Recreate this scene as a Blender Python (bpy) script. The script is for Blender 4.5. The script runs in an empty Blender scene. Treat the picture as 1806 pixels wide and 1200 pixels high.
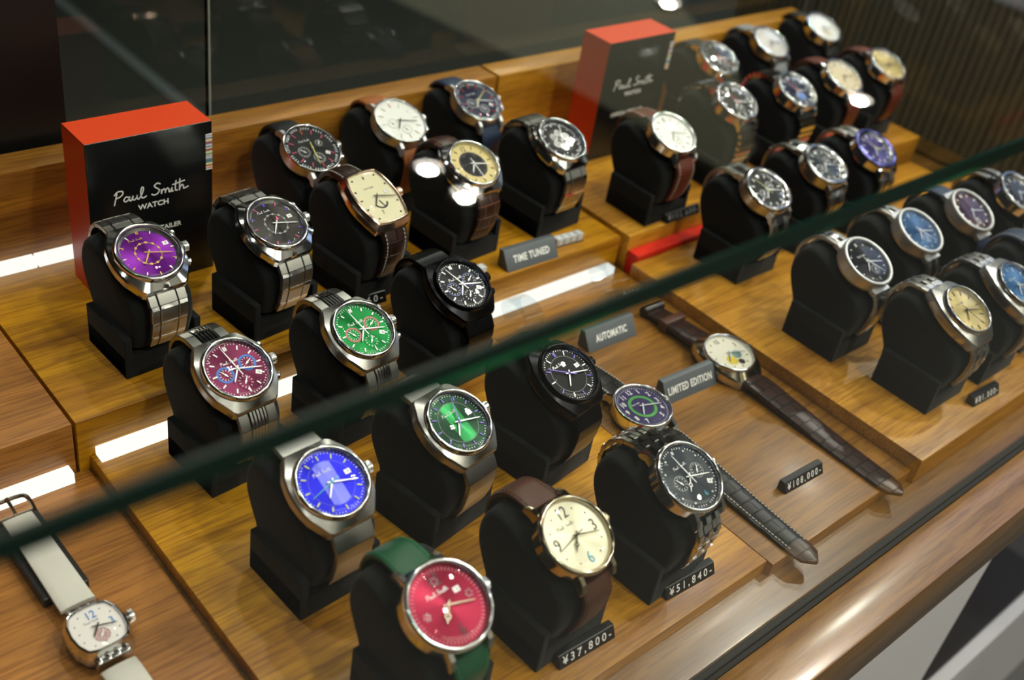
import bpy, bmesh, math, random
from math import sin, cos, pi, radians, hypot
from mathutils import Vector, Matrix

SC = bpy.context.scene
COL = SC.collection

# ------------------------------------------------------------------ camera
F_PX = 1932.3
cd = bpy.data.cameras.new('camera')
cd.sensor_width = 36.0
cd.lens = F_PX * 36.0 / 1806.0
cd.clip_start = 0.01
cd.clip_end = 60
cd.dof.use_dof = True
cd.dof.focus_distance = 0.62
cd.dof.aperture_fstop = 6.2
cam = bpy.data.objects.new('camera', cd)
COL.objects.link(cam)
YAW, PITCH, ROLL = 0.820111250, 0.615764870, -0.181800082
_f = Vector((sin(YAW) * cos(PITCH), cos(YAW) * cos(PITCH), -sin(PITCH)))
_r = Vector((cos(YAW), -sin(YAW), 0))
_d = _f.cross(_r)
_right = cos(ROLL) * _r + sin(ROLL) * _d
_down = -sin(ROLL) * _r + cos(ROLL) * _d
_m = Matrix((_right, -_down, -_f)).transposed().to_4x4()
_m.translation = Vector((0, 0, 0.45))
cam.matrix_world = _m
SC.camera = cam

# ------------------------------------------------------------------ world and exposure
SC.view_settings.view_transform = 'Standard'
SC.view_settings.look = 'None'
SC.view_settings.gamma = 1
SC.view_settings.use_curve_mapping = False
SC.view_settings.exposure = 1.15
w = bpy.data.worlds.new('world')
SC.world = w
w.use_nodes = True
w.node_tree.nodes['Background'].inputs[0].default_value = (0.85, 0.92, 1.0, 1)
w.node_tree.nodes['Background'].inputs[1].default_value = 0.16
SC.cycles.max_bounces = 10
SC.cycles.transparent_max_bounces = 24
SC.cycles.caustics_reflective = False
SC.cycles.caustics_refractive = False
SC.cycles.sample_clamp_indirect = 40.0

# ceiling lamps: x, y, watts, warm?   (built as objects further down by downlight())
LAMP_Z = 1.75
LAMPS = [
    (0.55, -0.75, 6.0), (1.45, 0.00, 5.0), (-0.45, 0.10, 1.6), (0.85, 1.15, 3.0), (0.10, 0.85, 2.2), (2.10, -0.70, 4.0),
    (2.057, 2.416, 3.0), (2.053, 2.222, 3.0), (4.17, 3.28, 3.0), (4.12, 2.135, 3.0), (-0.55, -0.75, 1.6), (1.05, -0.42, 3.0), (1.95, 0.22, 6.0), (0.92, 0.36, 1.5), (2.45, 0.70, 6.5), (1.60, -1.30, 3.0),
]


# ------------------------------------------------------------------ helpers
def lin(c):
    if isinstance(c, str):
        c = [int(c[i:i + 2], 16) / 255 for i in (0, 2, 4)]
        c = [x / 12.92 if x <= .04045 else ((x + .055) / 1.055) ** 2.4 for x in c]
    return (c[0], c[1], c[2], 1)


_mats = {}


def nodes_of(name):
    m = bpy.data.materials.new(name)
    m.use_nodes = True
    nt = m.node_tree
    return m, nt, nt.nodes, nt.links


def pmat(name, col, rough=.5, metal=0.0, **kw):
    if name in _mats:
        return _mats[name]
    m, nt, N, L = nodes_of(name)
    b = N['Principled BSDF']
    b.inputs['Base Color'].default_value = lin(col)
    b.inputs['Roughness'].default_value = rough
    b.inputs['Metallic'].default_value = metal
    for k, v in kw.items():
        if k == 'bump':
            sc, st = v
            t = N.new('ShaderNodeTexNoise')
            t.inputs['Scale'].default_value = sc
            t.inputs['Detail'].default_value = 3
            tc = N.new('ShaderNodeTexCoord')
            L.new(tc.outputs['Object'], t.inputs['Vector'])
            bp = N.new('ShaderNodeBump')
            bp.inputs['Strength'].default_value = st
            bp.inputs['Distance'].default_value = .0004
            L.new(t.outputs['Fac'], bp.inputs['Height'])
            L.new(bp.outputs['Normal'], b.inputs['Normal'])
        else:
            b.inputs[k].default_value = v
    _mats[name] = m
    return m


def suede(name, col):
    if name in _mats:
        return _mats[name]
    m = pmat(name, col, .95, 0, bump=(2600, .5))
    b = m.node_tree.nodes['Principled BSDF']
    b.inputs['Specular IOR Level'].default_value = .1
    b.inputs['Sheen Weight'].default_value = .1
    b.inputs['Sheen Roughness'].default_value = .45
    return m


def wood(name, dark, light, rough=.4, scale=1.0, coat=0.0, axis='X'):
    if name in _mats:
        return _mats[name]
    m, nt, N, L = nodes_of(name)
    b = N['Principled BSDF']
    tc = N.new('ShaderNodeTexCoord')
    oi = N.new('ShaderNodeObjectInfo')
    add = N.new('ShaderNodeVectorMath')
    add.operation = 'ADD'
    ml = N.new('ShaderNodeVectorMath')
    ml.operation = 'SCALE'
    ml.inputs['Scale'].default_value = 7.0
    cx = N.new('ShaderNodeCombineXYZ')
    for i in range(3):
        L.new(oi.outputs['Random'], cx.inputs[i])
    L.new(cx.outputs[0], ml.inputs[0])
    L.new(tc.outputs['Object'], add.inputs[0])
    L.new(ml.outputs[0], add.inputs[1])
    mp = N.new('ShaderNodeMapping')
    mp.inputs['Scale'].default_value = (2.2 * scale, 38 * scale, 38 * scale)
    mp.inputs['Rotation'].default_value = (0, 0, radians(3))
    L.new(add.outputs[0], mp.inputs['Vector'])
    n1 = N.new('ShaderNodeTexNoise')
    n1.inputs['Scale'].default_value = 1.0
    n1.inputs['Detail'].default_value = 5
    n1.inputs['Distortion'].default_value = .6
    L.new(mp.outputs[0], n1.inputs['Vector'])
    mp2 = N.new('ShaderNodeMapping')
    mp2.inputs['Scale'].default_value = (34 * scale, 640 * scale, 640 * scale)
    mp2.inputs['Rotation'].default_value = (0, 0, radians(2))
    L.new(add.outputs[0], mp2.inputs['Vector'])
    n2 = N.new('ShaderNodeTexNoise')
    n2.inputs['Scale'].default_value = 1.0
    n2.inputs['Detail'].default_value = 4
    L.new(mp2.outputs[0], n2.inputs['Vector'])
    r1 = N.new('ShaderNodeValToRGB')
    r1.color_ramp.elements[0].position = .30
    r1.color_ramp.elements[0].color = lin(dark)
    r1.color_ramp.elements[1].position = .68
    r1.color_ramp.elements[1].color = lin(light)
    L.new(n1.outputs['Fac'], r1.inputs[0])
    r2 = N.new('ShaderNodeValToRGB')
    r2.color_ramp.elements[0].position = .36
    r2.color_ramp.elements[0].color = (.52, .44, .30, 1)
    r2.color_ramp.elements[1].position = .54
    r2.color_ramp.elements[1].color = (1, 1, 1, 1)
    L.new(n2.outputs['Fac'], r2.inputs[0])
    mx = N.new('ShaderNodeMix')
    mx.data_type = 'RGBA'
    mx.blend_type = 'MULTIPLY'
    mx.inputs[0].default_value = .75
    L.new(r1.outputs[0], mx.inputs[6])
    L.new(r2.outputs[0], mx.inputs[7])
    L.new(mx.outputs[2], b.inputs['Base Color'])
    b.inputs['Roughness'].default_value = rough
    b.inputs['Coat Weight'].default_value = coat
    b.inputs['Coat Roughness'].default_value = .16
    bp = N.new('ShaderNodeBump')
    bp.inputs['Strength'].default_value = .12
    bp.inputs['Distance'].default_value = .0003
    L.new(n2.outputs['Fac'], bp.inputs['Height'])
    L.new(bp.outputs['Normal'], b.inputs['Normal'])
    _mats[name] = m
    return m


def clear(name, tint=(1, 1, 1), ior=1.5, rough=0.0, gain=1.0):
    """Flat glass: straight-through transmission plus a Fresnel reflection on the outer surface."""
    if name in _mats:
        return _mats[name]
    m, nt, N, L = nodes_of(name)
    N.remove(N['Principled BSDF'])
    out = N['Material Output']
    tr = N.new('ShaderNodeBsdfTransparent')
    tr.inputs[0].default_value = (*tint, 1)
    gl = N.new('ShaderNodeBsdfGlossy')
    gl.inputs['Roughness'].default_value = rough
    fr = N.new('ShaderNodeFresnel')
    fr.inputs['IOR'].default_value = ior
    ge = N.new('ShaderNodeNewGeometry')
    inv = N.new('ShaderNodeMath')
    inv.operation = 'SUBTRACT'
    inv.inputs[0].default_value = gain
    mu = N.new('ShaderNodeMath')
    mu.operation = 'MULTIPLY'
    mu.use_clamp = True
    L.new(ge.outputs['Backfacing'], inv.inputs[1])
    L.new(inv.outputs[0], mu.inputs[0])
    L.new(fr.outputs[0], mu.inputs[1])
    mix = N.new('ShaderNodeMixShader')
    L.new(mu.outputs[0], mix.inputs[0])
    L.new(tr.outputs[0], mix.inputs[1])
    L.new(gl.outputs[0], mix.inputs[2])
    L.new(mix.outputs[0], out.inputs['Surface'])
    _mats[name] = m
    return m


def sunburst(name, col, metal=.75, rough=.38, aniso=.85):
    """Radially brushed dial: anisotropic reflection turning about the dial centre."""
    if name in _mats:
        return _mats[name]
    m, nt, N, L = nodes_of(name)
    b = N['Principled BSDF']
    b.inputs['Base Color'].default_value = lin(col)
    b.inputs['Metallic'].default_value = metal
    b.inputs['Roughness'].default_value = rough
    b.inputs['Anisotropic'].default_value = aniso
    t = N.new('ShaderNodeTangent')
    t.direction_type = 'RADIAL'
    t.axis = 'Z'
    L.new(t.outputs[0], b.inputs['Tangent'])
    _mats[name] = m
    return m


def croc(name, col, groove, rough=.35):
    if name in _mats:
        return _mats[name]
    m, nt, N, L = nodes_of(name)
    b = N['Principled BSDF']
    uv = N.new('ShaderNodeUVMap')
    br = N.new('ShaderNodeTexBrick')
    br.inputs['Scale'].default_value = 1
    br.inputs['Mortar Size'].default_value = .55
    br.inputs['Mortar Smooth'].default_value = .6
    br.inputs['Brick Width'].default_value = 9.5
    br.inputs['Row Height'].default_value = 9.0
    br.offset = .35
    br.inputs['Color1'].default_value = lin(col)
    br.inputs['Color2'].default_value = lin(col)
    br.inputs['Mortar'].default_value = lin(groove)
    L.new(uv.outputs[0], br.inputs['Vector'])
    L.new(br.outputs['Color'], b.inputs['Base Color'])
    b.inputs['Roughness'].default_value = rough
    bp = N.new('ShaderNodeBump')
    bp.invert = True
    bp.inputs['Strength'].default_value = 1.0
    bp.inputs['Distance'].default_value = .0012
    L.new(br.outputs['Fac'], bp.inputs['Height'])
    L.new(bp.outputs['Normal'], b.inputs['Normal'])
    _mats[name] = m
    return m


def emit(name, col, strength):
    if name in _mats:
        return _mats[name]
    m, nt, N, L = nodes_of(name)
    N.remove(N['Principled BSDF'])
    e = N.new('ShaderNodeEmission')
    e.inputs[0].default_value = lin(col)
    e.inputs[1].default_value = strength
    L.new(e.outputs[0], N['Material Output'].inputs['Surface'])
    _mats[name] = m
    return m


def catmull(pts, n=6, closed=False):
    out = []
    P = [Vector(p) for p in pts]
    k = len(P)
    rng = range(k) if closed else range(k - 1)
    for i in rng:
        p0 = P[(i - 1) % k] if closed or i > 0 else P[0] * 2 - P[1]
        p1 = P[i]
        p2 = P[(i + 1) % k]
        p3 = P[(i + 2) % k] if closed or i + 2 < k else P[-1] * 2 - P[-2]
        for j in range(n):
            t = j / n
            out.append(.5 * ((2 * p1) + (p2 - p0) * t + (2 * p0 - 5 * p1 + 4 * p2 - p3) * t * t + (3 * p1 - p0 - 3 * p2 + p3) * t ** 3))
    if not closed:
        out.append(P[-1])
    return out


def T(x=0, y=0, z=0):
    return Matrix.Translation((x, y, z))


def RX(a):
    return Matrix.Rotation(radians(a), 4, 'X')


def RY(a):
    return Matrix.Rotation(radians(a), 4, 'Y')


def RZ(a):
    return Matrix.Rotation(radians(a), 4, 'Z')


class MB:
    """Collects shapes in millimetres; build() links them as one mesh object."""

    def __init__(s):
        s.v, s.f, s.m, s.uv = [], [], [], {}

    def add(s, vs, fs, mi=0, M=None):
        o = len(s.v)
        for p in vs:
            p = Vector(p)
            s.v.append(M @ p if M is not None else p)
        for f in fs:
            s.f.append([i + o for i in f])
            s.m.append(mi)
        return s

    def box(s, x0, x1, y0, y1, z0, z1, mi=0, M=None):
        vs = [(x, y, z) for z in (z0, z1) for x, y in ((x0, y0), (x1, y0), (x1, y1), (x0, y1))]
        return s.add(vs, [(3, 2, 1, 0), (4, 5, 6, 7), (0, 1, 5, 4), (1, 2, 6, 5), (2, 3, 7, 6), (3, 0, 4, 7)], mi, M)

    def prism(s, poly, z0, z1, mi=0, M=None):
        n = len(poly)
        vs = [(p[0], p[1], z0) for p in poly] + [(p[0], p[1], z1) for p in poly]
        fs = [tuple(range(n - 1, -1, -1)), tuple(range(n, 2 * n))] + [(i, (i + 1) % n, n + (i + 1) % n, n + i) for i in range(n)]
        return s.add(vs, fs, mi, M)

    def lathe(s, prof, n=64, mi=0, M=None):
        vs, fs, rings = [], [], []
        for r, z in prof:
            if r < 1e-6:
                rings.append([len(vs)])
                vs.append((0, 0, z))
            else:
                rings.append(list(range(len(vs), len(vs) + n)))
                vs += [(r * cos(2 * pi * i / n), r * sin(2 * pi * i / n), z) for i in range(n)]
        for a, b in zip(rings, rings[1:]):
            for i in range(n):
                j = (i + 1) % n
                if len(a) == 1 and len(b) == 1:
                    continue
                if len(a) == 1:
                    fs.append((a[0], b[j], b[i]))
                elif len(b) == 1:
                    fs.append((a[i], a[j], b[0]))
                else:
                    fs.append((a[i], a[j], b[j], b[i]))
        return s.add(vs, fs, mi, M)

    def loft(s, rings, cap0=True, cap1=True, mi=0, M=None):
        n = len(rings[0])
        vs = [p for r in rings for p in r]
        fs = []
        for k in range(len(rings) - 1):
            for i in range(n):
                j = (i + 1) % n
                fs.append((k * n + i, k * n + j, (k + 1) * n + j, (k + 1) * n + i))
        if cap0:
            fs.append(tuple(range(n - 1, -1, -1)))
        if cap1:
            fs.append(tuple((len(rings) - 1) * n + i for i in range(n)))
        return s.add(vs, fs, mi, M)

    def tube(s, pts, r, n=8, mi=0, M=None):
        pts = [Vector(p) for p in pts]
        rings = []
        up = Vector((.13, .21, 1))
        for i, p in enumerate(pts):
            t = (pts[min(i + 1, len(pts) - 1)] - pts[max(i - 1, 0)]).normalized()
            a = t.cross(up)
            if a.length < 1e-3:
                a = t.cross(Vector((1, 0, 0)))
            a.normalize()
            b = t.cross(a)
            rings.append([p + r * (cos(2 * pi * k / n) * a + sin(2 * pi * k / n) * b) for k in range(n)])
        return s.loft(rings, mi=mi, M=M)

    def ribbon(s, pts, wd, z0=0, z1=.06, mi=0, M=None):
        """A stroke of width wd drawn in the plane z0, z1 high."""
        P = [Vector((p[0], p[1], 0)) for p in pts]
        rings = []
        for i, p in enumerate(P):
            t = P[min(i + 1, len(P) - 1)] - P[max(i - 1, 0)]
            if t.length < 1e-9:
                t = Vector((1, 0, 0))
            t.normalize()
            q = Vector((-t.y, t.x, 0)) * wd / 2
            a, b = p + q, p - q
            rings.append([(b.x, b.y, z0), (b.x, b.y, z1), (a.x, a.y, z1), (a.x, a.y, z0)])
        return s.loft(rings, mi=mi, M=M)

    def text(s, body, size, M=None, mi=0, depth=.15, sx=1.0, spacing=1.0, shear=0.0, bold=0.0):
        key = (body, spacing, shear, bold)
        if key not in _text:
            cu = bpy.data.curves.new('t', 'FONT')
            cu.body = body
            cu.align_x = 'CENTER'
            cu.align_y = 'CENTER'
            cu.size = 1
            cu.space_character = spacing
            cu.shear = shear
            cu.resolution_u = 3
            cu.extrude = .5
            cu.offset = bold
            o = bpy.data.objects.new('t', cu)
            me = bpy.data.meshes.new_from_object(o)
            _text[key] = ([tuple(v.co) for v in me.vertices], [tuple(p.vertices) for p in me.polygons])
            bpy.data.objects.remove(o)
            bpy.data.curves.remove(cu)
            bpy.data.meshes.remove(me)
        vs, fs = _text[key]
        vs = [(x * size * sx, y * size, (z + .5) * depth) for x, y, z in vs]
        return s.add(vs, fs, mi, M)

    def fit(s, body, width, size, M=None, mi=0, depth=.1, **kw):
        """Lettering of cap size `size` stretched to the given width."""
        t = MB().text(body, size, None, mi, depth, **kw)
        xs = [v.x for v in t.v]
        k, c = width / (max(xs) - min(xs)), (max(xs) + min(xs)) / 2
        return s.add([((v.x - c) * k, v.y, v.z) for v in t.v], t.f, mi, M)

    def sign(s, width, M=None, mi=0, wd=None, depth=.06):
        k = width / 10.4
        for st in SIGNATURE:
            pts = [((p[0] - 5.1) * k, (p[1] - 1) * k * .72) for p in (catmull([(a, b, 0) for a, b in st], 5) if len(st) > 2 else st)]
            s.ribbon(pts, wd or .17 * k, 0, depth, mi, M)
        return s

    def build(s, name, mat, parent=None, M=None, bevel=0, seg=1, ang=32, bang=30):
        me = bpy.data.meshes.new(name)
        me.from_pydata([tuple(p * .001) for p in s.v], [], s.f)
        mats = mat if isinstance(mat, (list, tuple)) else [mat]
        for m in mats:
            me.materials.append(m)
        for p, mi in zip(me.polygons, s.m):
            p.material_index = mi
        if s.uv:
            ul = me.uv_layers.new(name='UVMap')
            for lp in me.loops:
                ul.data[lp.index].uv = s.uv.get(lp.vertex_index, (0, 0))
        bm = bmesh.new()
        bm.from_mesh(me)
        if not s.uv:
            bmesh.ops.recalc_face_normals(bm, faces=bm.faces)
        if bevel:
            es = [e for e in bm.edges if len(e.link_faces) == 2 and e.calc_face_angle(0) > radians(bang)]
            bmesh.ops.bevel(bm, geom=es, offset=bevel * .001, segments=seg, profile=.6, affect='EDGES', clamp_overlap=True)
        for f in bm.faces:
            f.smooth = True
        for e in bm.edges:
            if len(e.link_faces) == 2 and e.calc_face_angle(0) > radians(ang):
                e.smooth = False
        bm.to_mesh(me)
        bm.free()
        o = bpy.data.objects.new(name, me)
        COL.objects.link(o)
        if parent is not None:
            o.parent = parent
        if M is not None:
            mm = M.copy()
            mm.translation = mm.translation * .001
            o.matrix_local = mm
        return o


_text = {}
SIGNATURE = [
    [(.45, 2.1), (.25, 1.0), (.0, -.3)],
    [(.05, 1.7), (.5, 2.3), (1.15, 2.25), (1.2, 1.7), (.75, 1.2), (.3, 1.05)],
    [(2.0, .8), (1.6, .95), (1.3, .4), (1.55, .02), (1.95, .4), (2.1, .9), (2.05, .2), (2.3, .05), (2.55, .9), (2.5, .2), (2.75, .02), (3.05, .5), (3.1, .9), (3.1, .2), (3.35, .05), (3.85, 1.1), (4.0, 2.0),
     (3.8, 2.2), (3.62, 1.4), (3.68, .3), (3.95, .02), (4.4, .3)],
    [(6.35, 2.05), (5.95, 2.35), (5.5, 1.95), (5.75, 1.45), (6.15, .95), (5.95, .3), (5.45, .1), (5.05, .4)],
    [(6.45, .9), (6.45, .0), (6.55, .55), (6.85, .9), (6.98, .5), (6.98, .0), (7.08, .55), (7.35, .9), (7.52, .5), (7.52, .1), (7.75, .1), (7.95, .85), (7.92, .1), (8.15, .05)],
    [(7.98, 1.35), (8.08, 1.42)],
    [(8.55, 2.1), (8.42, .8), (8.45, .1), (8.75, .05)],
    [(8.1, 1.35), (9.8, 1.75)],
    [(9.1, 2.3), (8.98, .0), (9.08, .5), (9.38, .95), (9.58, .55), (9.6, .1), (10.3, .35)],
]


def empty(name, loc, rz=0.0, label=None, cat=None, group=None, kind=None):
    o = bpy.data.objects.new(name, None)
    COL.objects.link(o)
    o.empty_display_size = .02
    o.location = [c * .001 for c in loc]
    o.rotation_euler = (0, 0, radians(rz))
    return tag(o, label, cat, group, kind)


def tag(o, label=None, cat=None, group=None, kind=None):
    if label:
        o['label'] = label
    if cat:
        o['category'] = cat
    if group:
        o['group'] = group
    if kind:
        o['kind'] = kind
    return o


def dup(root, loc, rz):
    r = root.copy()
    COL.objects.link(r)
    r.location = [c * .001 for c in loc]
    r.rotation_euler = (0, 0, radians(rz))
    for ch in list(root.children):
        c = ch.copy()
        COL.objects.link(c)
        c.parent = r
        for g in ch.children:
            d = g.copy()
            COL.objects.link(d)
            d.parent = c
    return r


# ------------------------------------------------------------------ materials
GOLDWOOD = wood('golden_teak', '8a5402', 'd69a12', .42, coat=.08)
RIGHTWOOD = wood('honey_teak', '96600e', 'd69a2c', .40, coat=.10)
LEFTWOOD = wood('brown_walnut', '7c4e1a', 'b07430', .45, coat=.05)
TRAYWOOD = wood('tray_walnut', '5e3e0e', '98661c', .38, coat=.10)
PANELWOOD = wood('panel_teak', '744816', 'b07824', .42, coat=.08)
COUNTERWOOD = wood('counter_walnut', '563a12', '88622a', .3, coat=.4)
SUEDE = suede('black_suede', '1d1f20')
STEEL = pmat('polished_steel', 'dadada', .12, 1.0)
BRUSHED = pmat('brushed_steel', 'b9b8b4', .30, 1.0)
SATIN = pmat('satin_steel', 'cfd0d2', .45, 1.0)
BLACKSTEEL = pmat('black_plated_steel', '1d1d20', .16, 1.0)
BLACKBRUSH = pmat('black_brushed_steel', '222225', .30, 1.0)
ROSE = pmat('rose_gold', 'd8bca8', .2, 1.0)
PALEGOLD = pmat('pale_gold', 'cdbfa2', .10, 1.0)
BRONZE = pmat('antique_steel', '8e8274', .24, 1.0)
SILVERPRINT = pmat('silver_print', 'e6e6e8', .35, .3)
WHITE = pmat('white_print', 'f4f4f2', .5)
DARK = pmat('dark_print', '26231f', .5)
DARKPLUM = pmat('plum_print', '34091a', .5)
GREYPRINT = pmat('grey_print', '9a9a9a', .4)
RED = pmat('red_print', 'd02a3a', .4)
ORANGE = pmat('orange_print', 'e8641e', .4)
BLUEPRINT = pmat('blue_print', '2b6cc8', .35)
CYAN = pmat('cyan_print', '3aa6bf', .4)
VIOLET = pmat('violet_print', '6a48c8', .35)
PINK = pmat('pink_print', 'd8577c', .4)
YELLOW = pmat('yellow_print', 'cfcc78', .4)
GREENP = pmat('green_print', '3f8f3c', .4)
LIME = pmat('lume_print', 'cfd98a', .4)
GOLDP = pmat('gold_print', 'd8b070', .25, .8)
CRYSTAL = clear('watch_crystal', (1, 1, 1), 1.5)
LIDGLASS = clear('case_glass', (.97, .99, .98), 1.5)
REARGLASS = clear('rear_glass', (.8, .84, .82), 1.45)
ACRYLIC = clear('clear_acrylic', (.90, .93, .95), 1.5, .02, 1.0)
EDGE = pmat('green_glass_edge', '042019', .15, 0.0, **{'Specular IOR Level': .5})
EDGEGLINT = pmat('painted_edge_glint', '0a5238', .2)  # green streaks of refracted light, painted into the edge colour by noise
_nt = EDGEGLINT.node_tree
_tc, _mp, _nz, _rp = (_nt.nodes.new(k) for k in ('ShaderNodeTexCoord', 'ShaderNodeMapping', 'ShaderNodeTexNoise', 'ShaderNodeValToRGB'))
_mp.inputs['Scale'].default_value = (9, 0, 0)
_nz.inputs['Scale'].default_value = 1.0
_nz.inputs['Detail'].default_value = 2
_rp.color_ramp.elements[0].position, _rp.color_ramp.elements[0].color = .52, lin('042019')
_rp.color_ramp.elements[1].position, _rp.color_ramp.elements[1].color = .68, lin('0a7442')
_nt.links.new(_tc.outputs['Object'], _mp.inputs['Vector'])
_nt.links.new(_mp.outputs[0], _nz.inputs['Vector'])
_nt.links.new(_nz.outputs['Fac'], _rp.inputs[0])
_nt.links.new(_rp.outputs[0], _nt.nodes['Principled BSDF'].inputs['Base Color'])
SEAM = pmat('pale_glass_seam', '8f948f', .35)
WHITEACR = pmat('white_acrylic', 'f2f1ee', .35)
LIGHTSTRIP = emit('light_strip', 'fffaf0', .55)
REDACR = pmat('red_acrylic', 'd8281a', .35)
BLACKCARD = pmat('black_card', '101214', .25)
REDCARD = pmat('red_card', 'd84216', .4)
BLACKPLASTIC = pmat('black_plastic', '141518', .35)
SIGNBLACK = pmat('sign_charcoal', '4c5157', .45)
RUBBER = pmat('black_rubber', '17160f', .5, 0.0, **{'Specular IOR Level': .25})


# ------------------------------------------------------------------ setting
def struct(name, mb, mat, bevel=0, seg=1):
    return tag(mb.build(name, mat, bevel=bevel, seg=seg), kind='structure')


# ceiling and floor
CEIL = pmat('ceiling_paint', '3a3a38', .9)
struct('ceiling', MB().box(-2500, 6500, -2500, 6500, 1800, 1860), CEIL)
struct('floor', MB().box(-2500, 6500, -2500, 6500, -1000, -950), pmat('dark_floor', '3a3c36', .6))
struct('trim_1', MB().box(1340, 1376, 2300, 5200, -950, -946), pmat('floor_strip', '6e7476', .6))
struct('wall_back', MB().box(-2500, 6500, 6000, 6060, -950, 1800), pmat('dark_wall', '232320', .8))
struct('wall_front', MB().box(-2500, 6500, -2560, -2500, -950, 1800), pmat('front_paint', 'b4b0a8', .7))
struct('wall_left', MB().box(-2560, -2500, -2500, 6060, -950, 1800), pmat('dark_wall', '232320', .8))

# fluted end wall on the right of the case
fl = MB()
ys = [-150 + i * 1.5 for i in range(620)]
rings = []
for yy in ys:
    ph = (yy % 9.6) / 9.6
    d = 4.2 * abs(sin(pi * ph)) ** .6
    rings.append((1124 - d, yy))
n = len(rings)
vs = [(x, y, -20) for x, y in rings] + [(x, y, 176) for x, y in rings] + [(1140, ys[0], -20), (1140, ys[-1], -20), (1140, ys[0], 176), (1140, ys[-1], 176)]
fs = [(i + 1, i, n + i, n + i + 1) for i in range(n - 1)]
fs += [(2 * n + 1, 2 * n, 2 * n + 2, 2 * n + 3), tuple(range(n, 2 * n)) + (2 * n + 3, 2 * n + 2)]
fl.add(vs, fs)
struct('wall_right', fl, pmat('fluted_olive', '66604f', .55))

# luminous ceiling panels far right (reflected in the lid and in the glossy counter)
def light_panel(poly, col, st, label):
    cx, cy = sum(p[0] for p in poly) / len(poly), sum(p[1] for p in poly) / len(poly)
    e = empty('ceiling_panel', (cx, cy, 1800), 0, label, 'light panel')
    pp = [(x - cx, y - cy) for x, y in poly]
    MB().prism(pp, -22, -18).build('diffuser', emit('panel_' + col, col, st), e)
    fr = MB()
    for p, q in zip(pp, pp[1:] + pp[:1]):
        fr.tube([(p[0], p[1], -14), (q[0], q[1], -14)], 14, 6)
    fr.build('frame', pmat('panel_frame', '8a8a86', .5), e)


light_panel([(3050, 1950), (3330, 2050), (3950, 2660), (4250, 3250), (4500, 5000), (2750, 5000), (3000, 3100)], 'f2f0c4', .15, 'large dim luminous ceiling panel beyond the far end of the display case')
light_panel([(3000, 860), (4900, 860), (4900, 1240), (3000, 1240)], 'b8ccff', 1.5, 'bluish white luminous ceiling strip to the right, farther from the customer')
light_panel([(2950, -380), (4600, -380), (4600, 260), (2950, 260)], 'b9cdff', .75, 'bluish white luminous ceiling strip to the right, nearer the customer')
light_panel([(300, -2200), (2900, -2200), (2900, -1150), (300, -1150)], 'fff4e0', 1.6, 'broad luminous fill panel added over the shop floor in front of the counter')  # unseen panel added for soft fill and bright bands in the steel


def downlight(x, y, wt, i):
    e = empty('ceiling_downlight', (x * 1000, y * 1000, LAMP_Z * 1000), 0,
              LAMP_LABELS[i], 'ceiling light', 'round downlights in the ceiling over the counter')
    MB().lathe([(62, 50), (62, 0), (58, -3), (47, -1), (44, 12), (44, 50)], 40).build('rim', pmat('lamp_rim', 'c8c8c4', .4), e)
    for k in range(4):
        ld = bpy.data.lights.new('lamp', 'AREA')
        ld.shape = 'DISK'
        ld.size = .021
        ld.energy = wt / 4
        ld.color = (1.0, .93, .82)
        lo = bpy.data.objects.new('lamp', ld)
        COL.objects.link(lo)
        lo.parent = e
        sp = .011 if 6 <= i <= 9 else .02
        lo.location = (sp * (1 if k % 2 else -1), sp * (1 if k > 1 else -1), .008)
    return e


LAMP_LABELS = [
    'round downlight in the ceiling in front of the counter', 'round downlight over the right end of the counter', 'round downlight over the left of the counter',
    'round downlight behind the middle of the case', 'round downlight behind the left of the case', 'round downlight far right in front of the counter',
    'farther downlight of the close pair beyond the case', 'nearer downlight of the close pair beyond the case', 'farthest downlight at the back of the shop',
    'downlight far right beyond the fluted wall', 'round downlight at front left of the counter',
    'round downlight over the shop floor right of the middle', 'round downlight just beyond the fluted wall', 'round downlight over the middle of the glass case', 'round downlight well beyond the fluted wall',
    'round downlight at the front right of the shop']
for i, (x, y, wt) in enumerate(LAMPS):
    downlight(x, y, wt, i)

# ------------------------------------------------------------------ counter
ct = empty('display_counter', (0, 0, 0), 0, 'long glossy walnut counter carrying the whole glass watch case', 'counter')
wt = MB()
wt.box(-500, 1122, 163, 760, -46, 0)
wt.box(-500, 1122, 124.3, 154.8, -46, 0)
wt.box(-500, 1122, 154.8, 163, -46, -6)
wt.build('worktop', COUNTERWOOD, ct, bevel=1.2, seg=2)
gr = MB()
gr.box(-500, 1122, 154.8, 158, -6, .3)
gr.box(-500, 1122, 158, 163, -6, 0)
gr.build('glass_channel', RUBBER, ct, bevel=.3)
MB().box(-500, 696.5, 136, 156, -900, -46).build('door', pmat('cabinet_white', 'cfd2d6', .4), ct, bevel=1)
MB().box(697.5, 1122, 250, 262, -900, -46).build('back_panel', pmat('recess_black', '191613', .6), ct)
MB().box(697.5, 1122, 140, 250, -282, -270).build('drawer_shelf', pmat('recess_black', '191613', .6), ct)
MB().box(697.5, 1122, 128, 140, -478, -270).build('drawer_front', pmat('drawer_grey', 'b9bcc0', .35), ct, bevel=1)
MB().box(697.5, 1122, 170, 250, -900, -478).build('plinth', pmat('recess_black', '191613', .6), ct)

# side groove at the right end
tag(MB().box(1076, 1081, 165, 640, 0, 1.2).build('side_channel', RUBBER, None), 'dark rubber strip on the counter in front of the fluted wall', 'glass channel')

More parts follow.
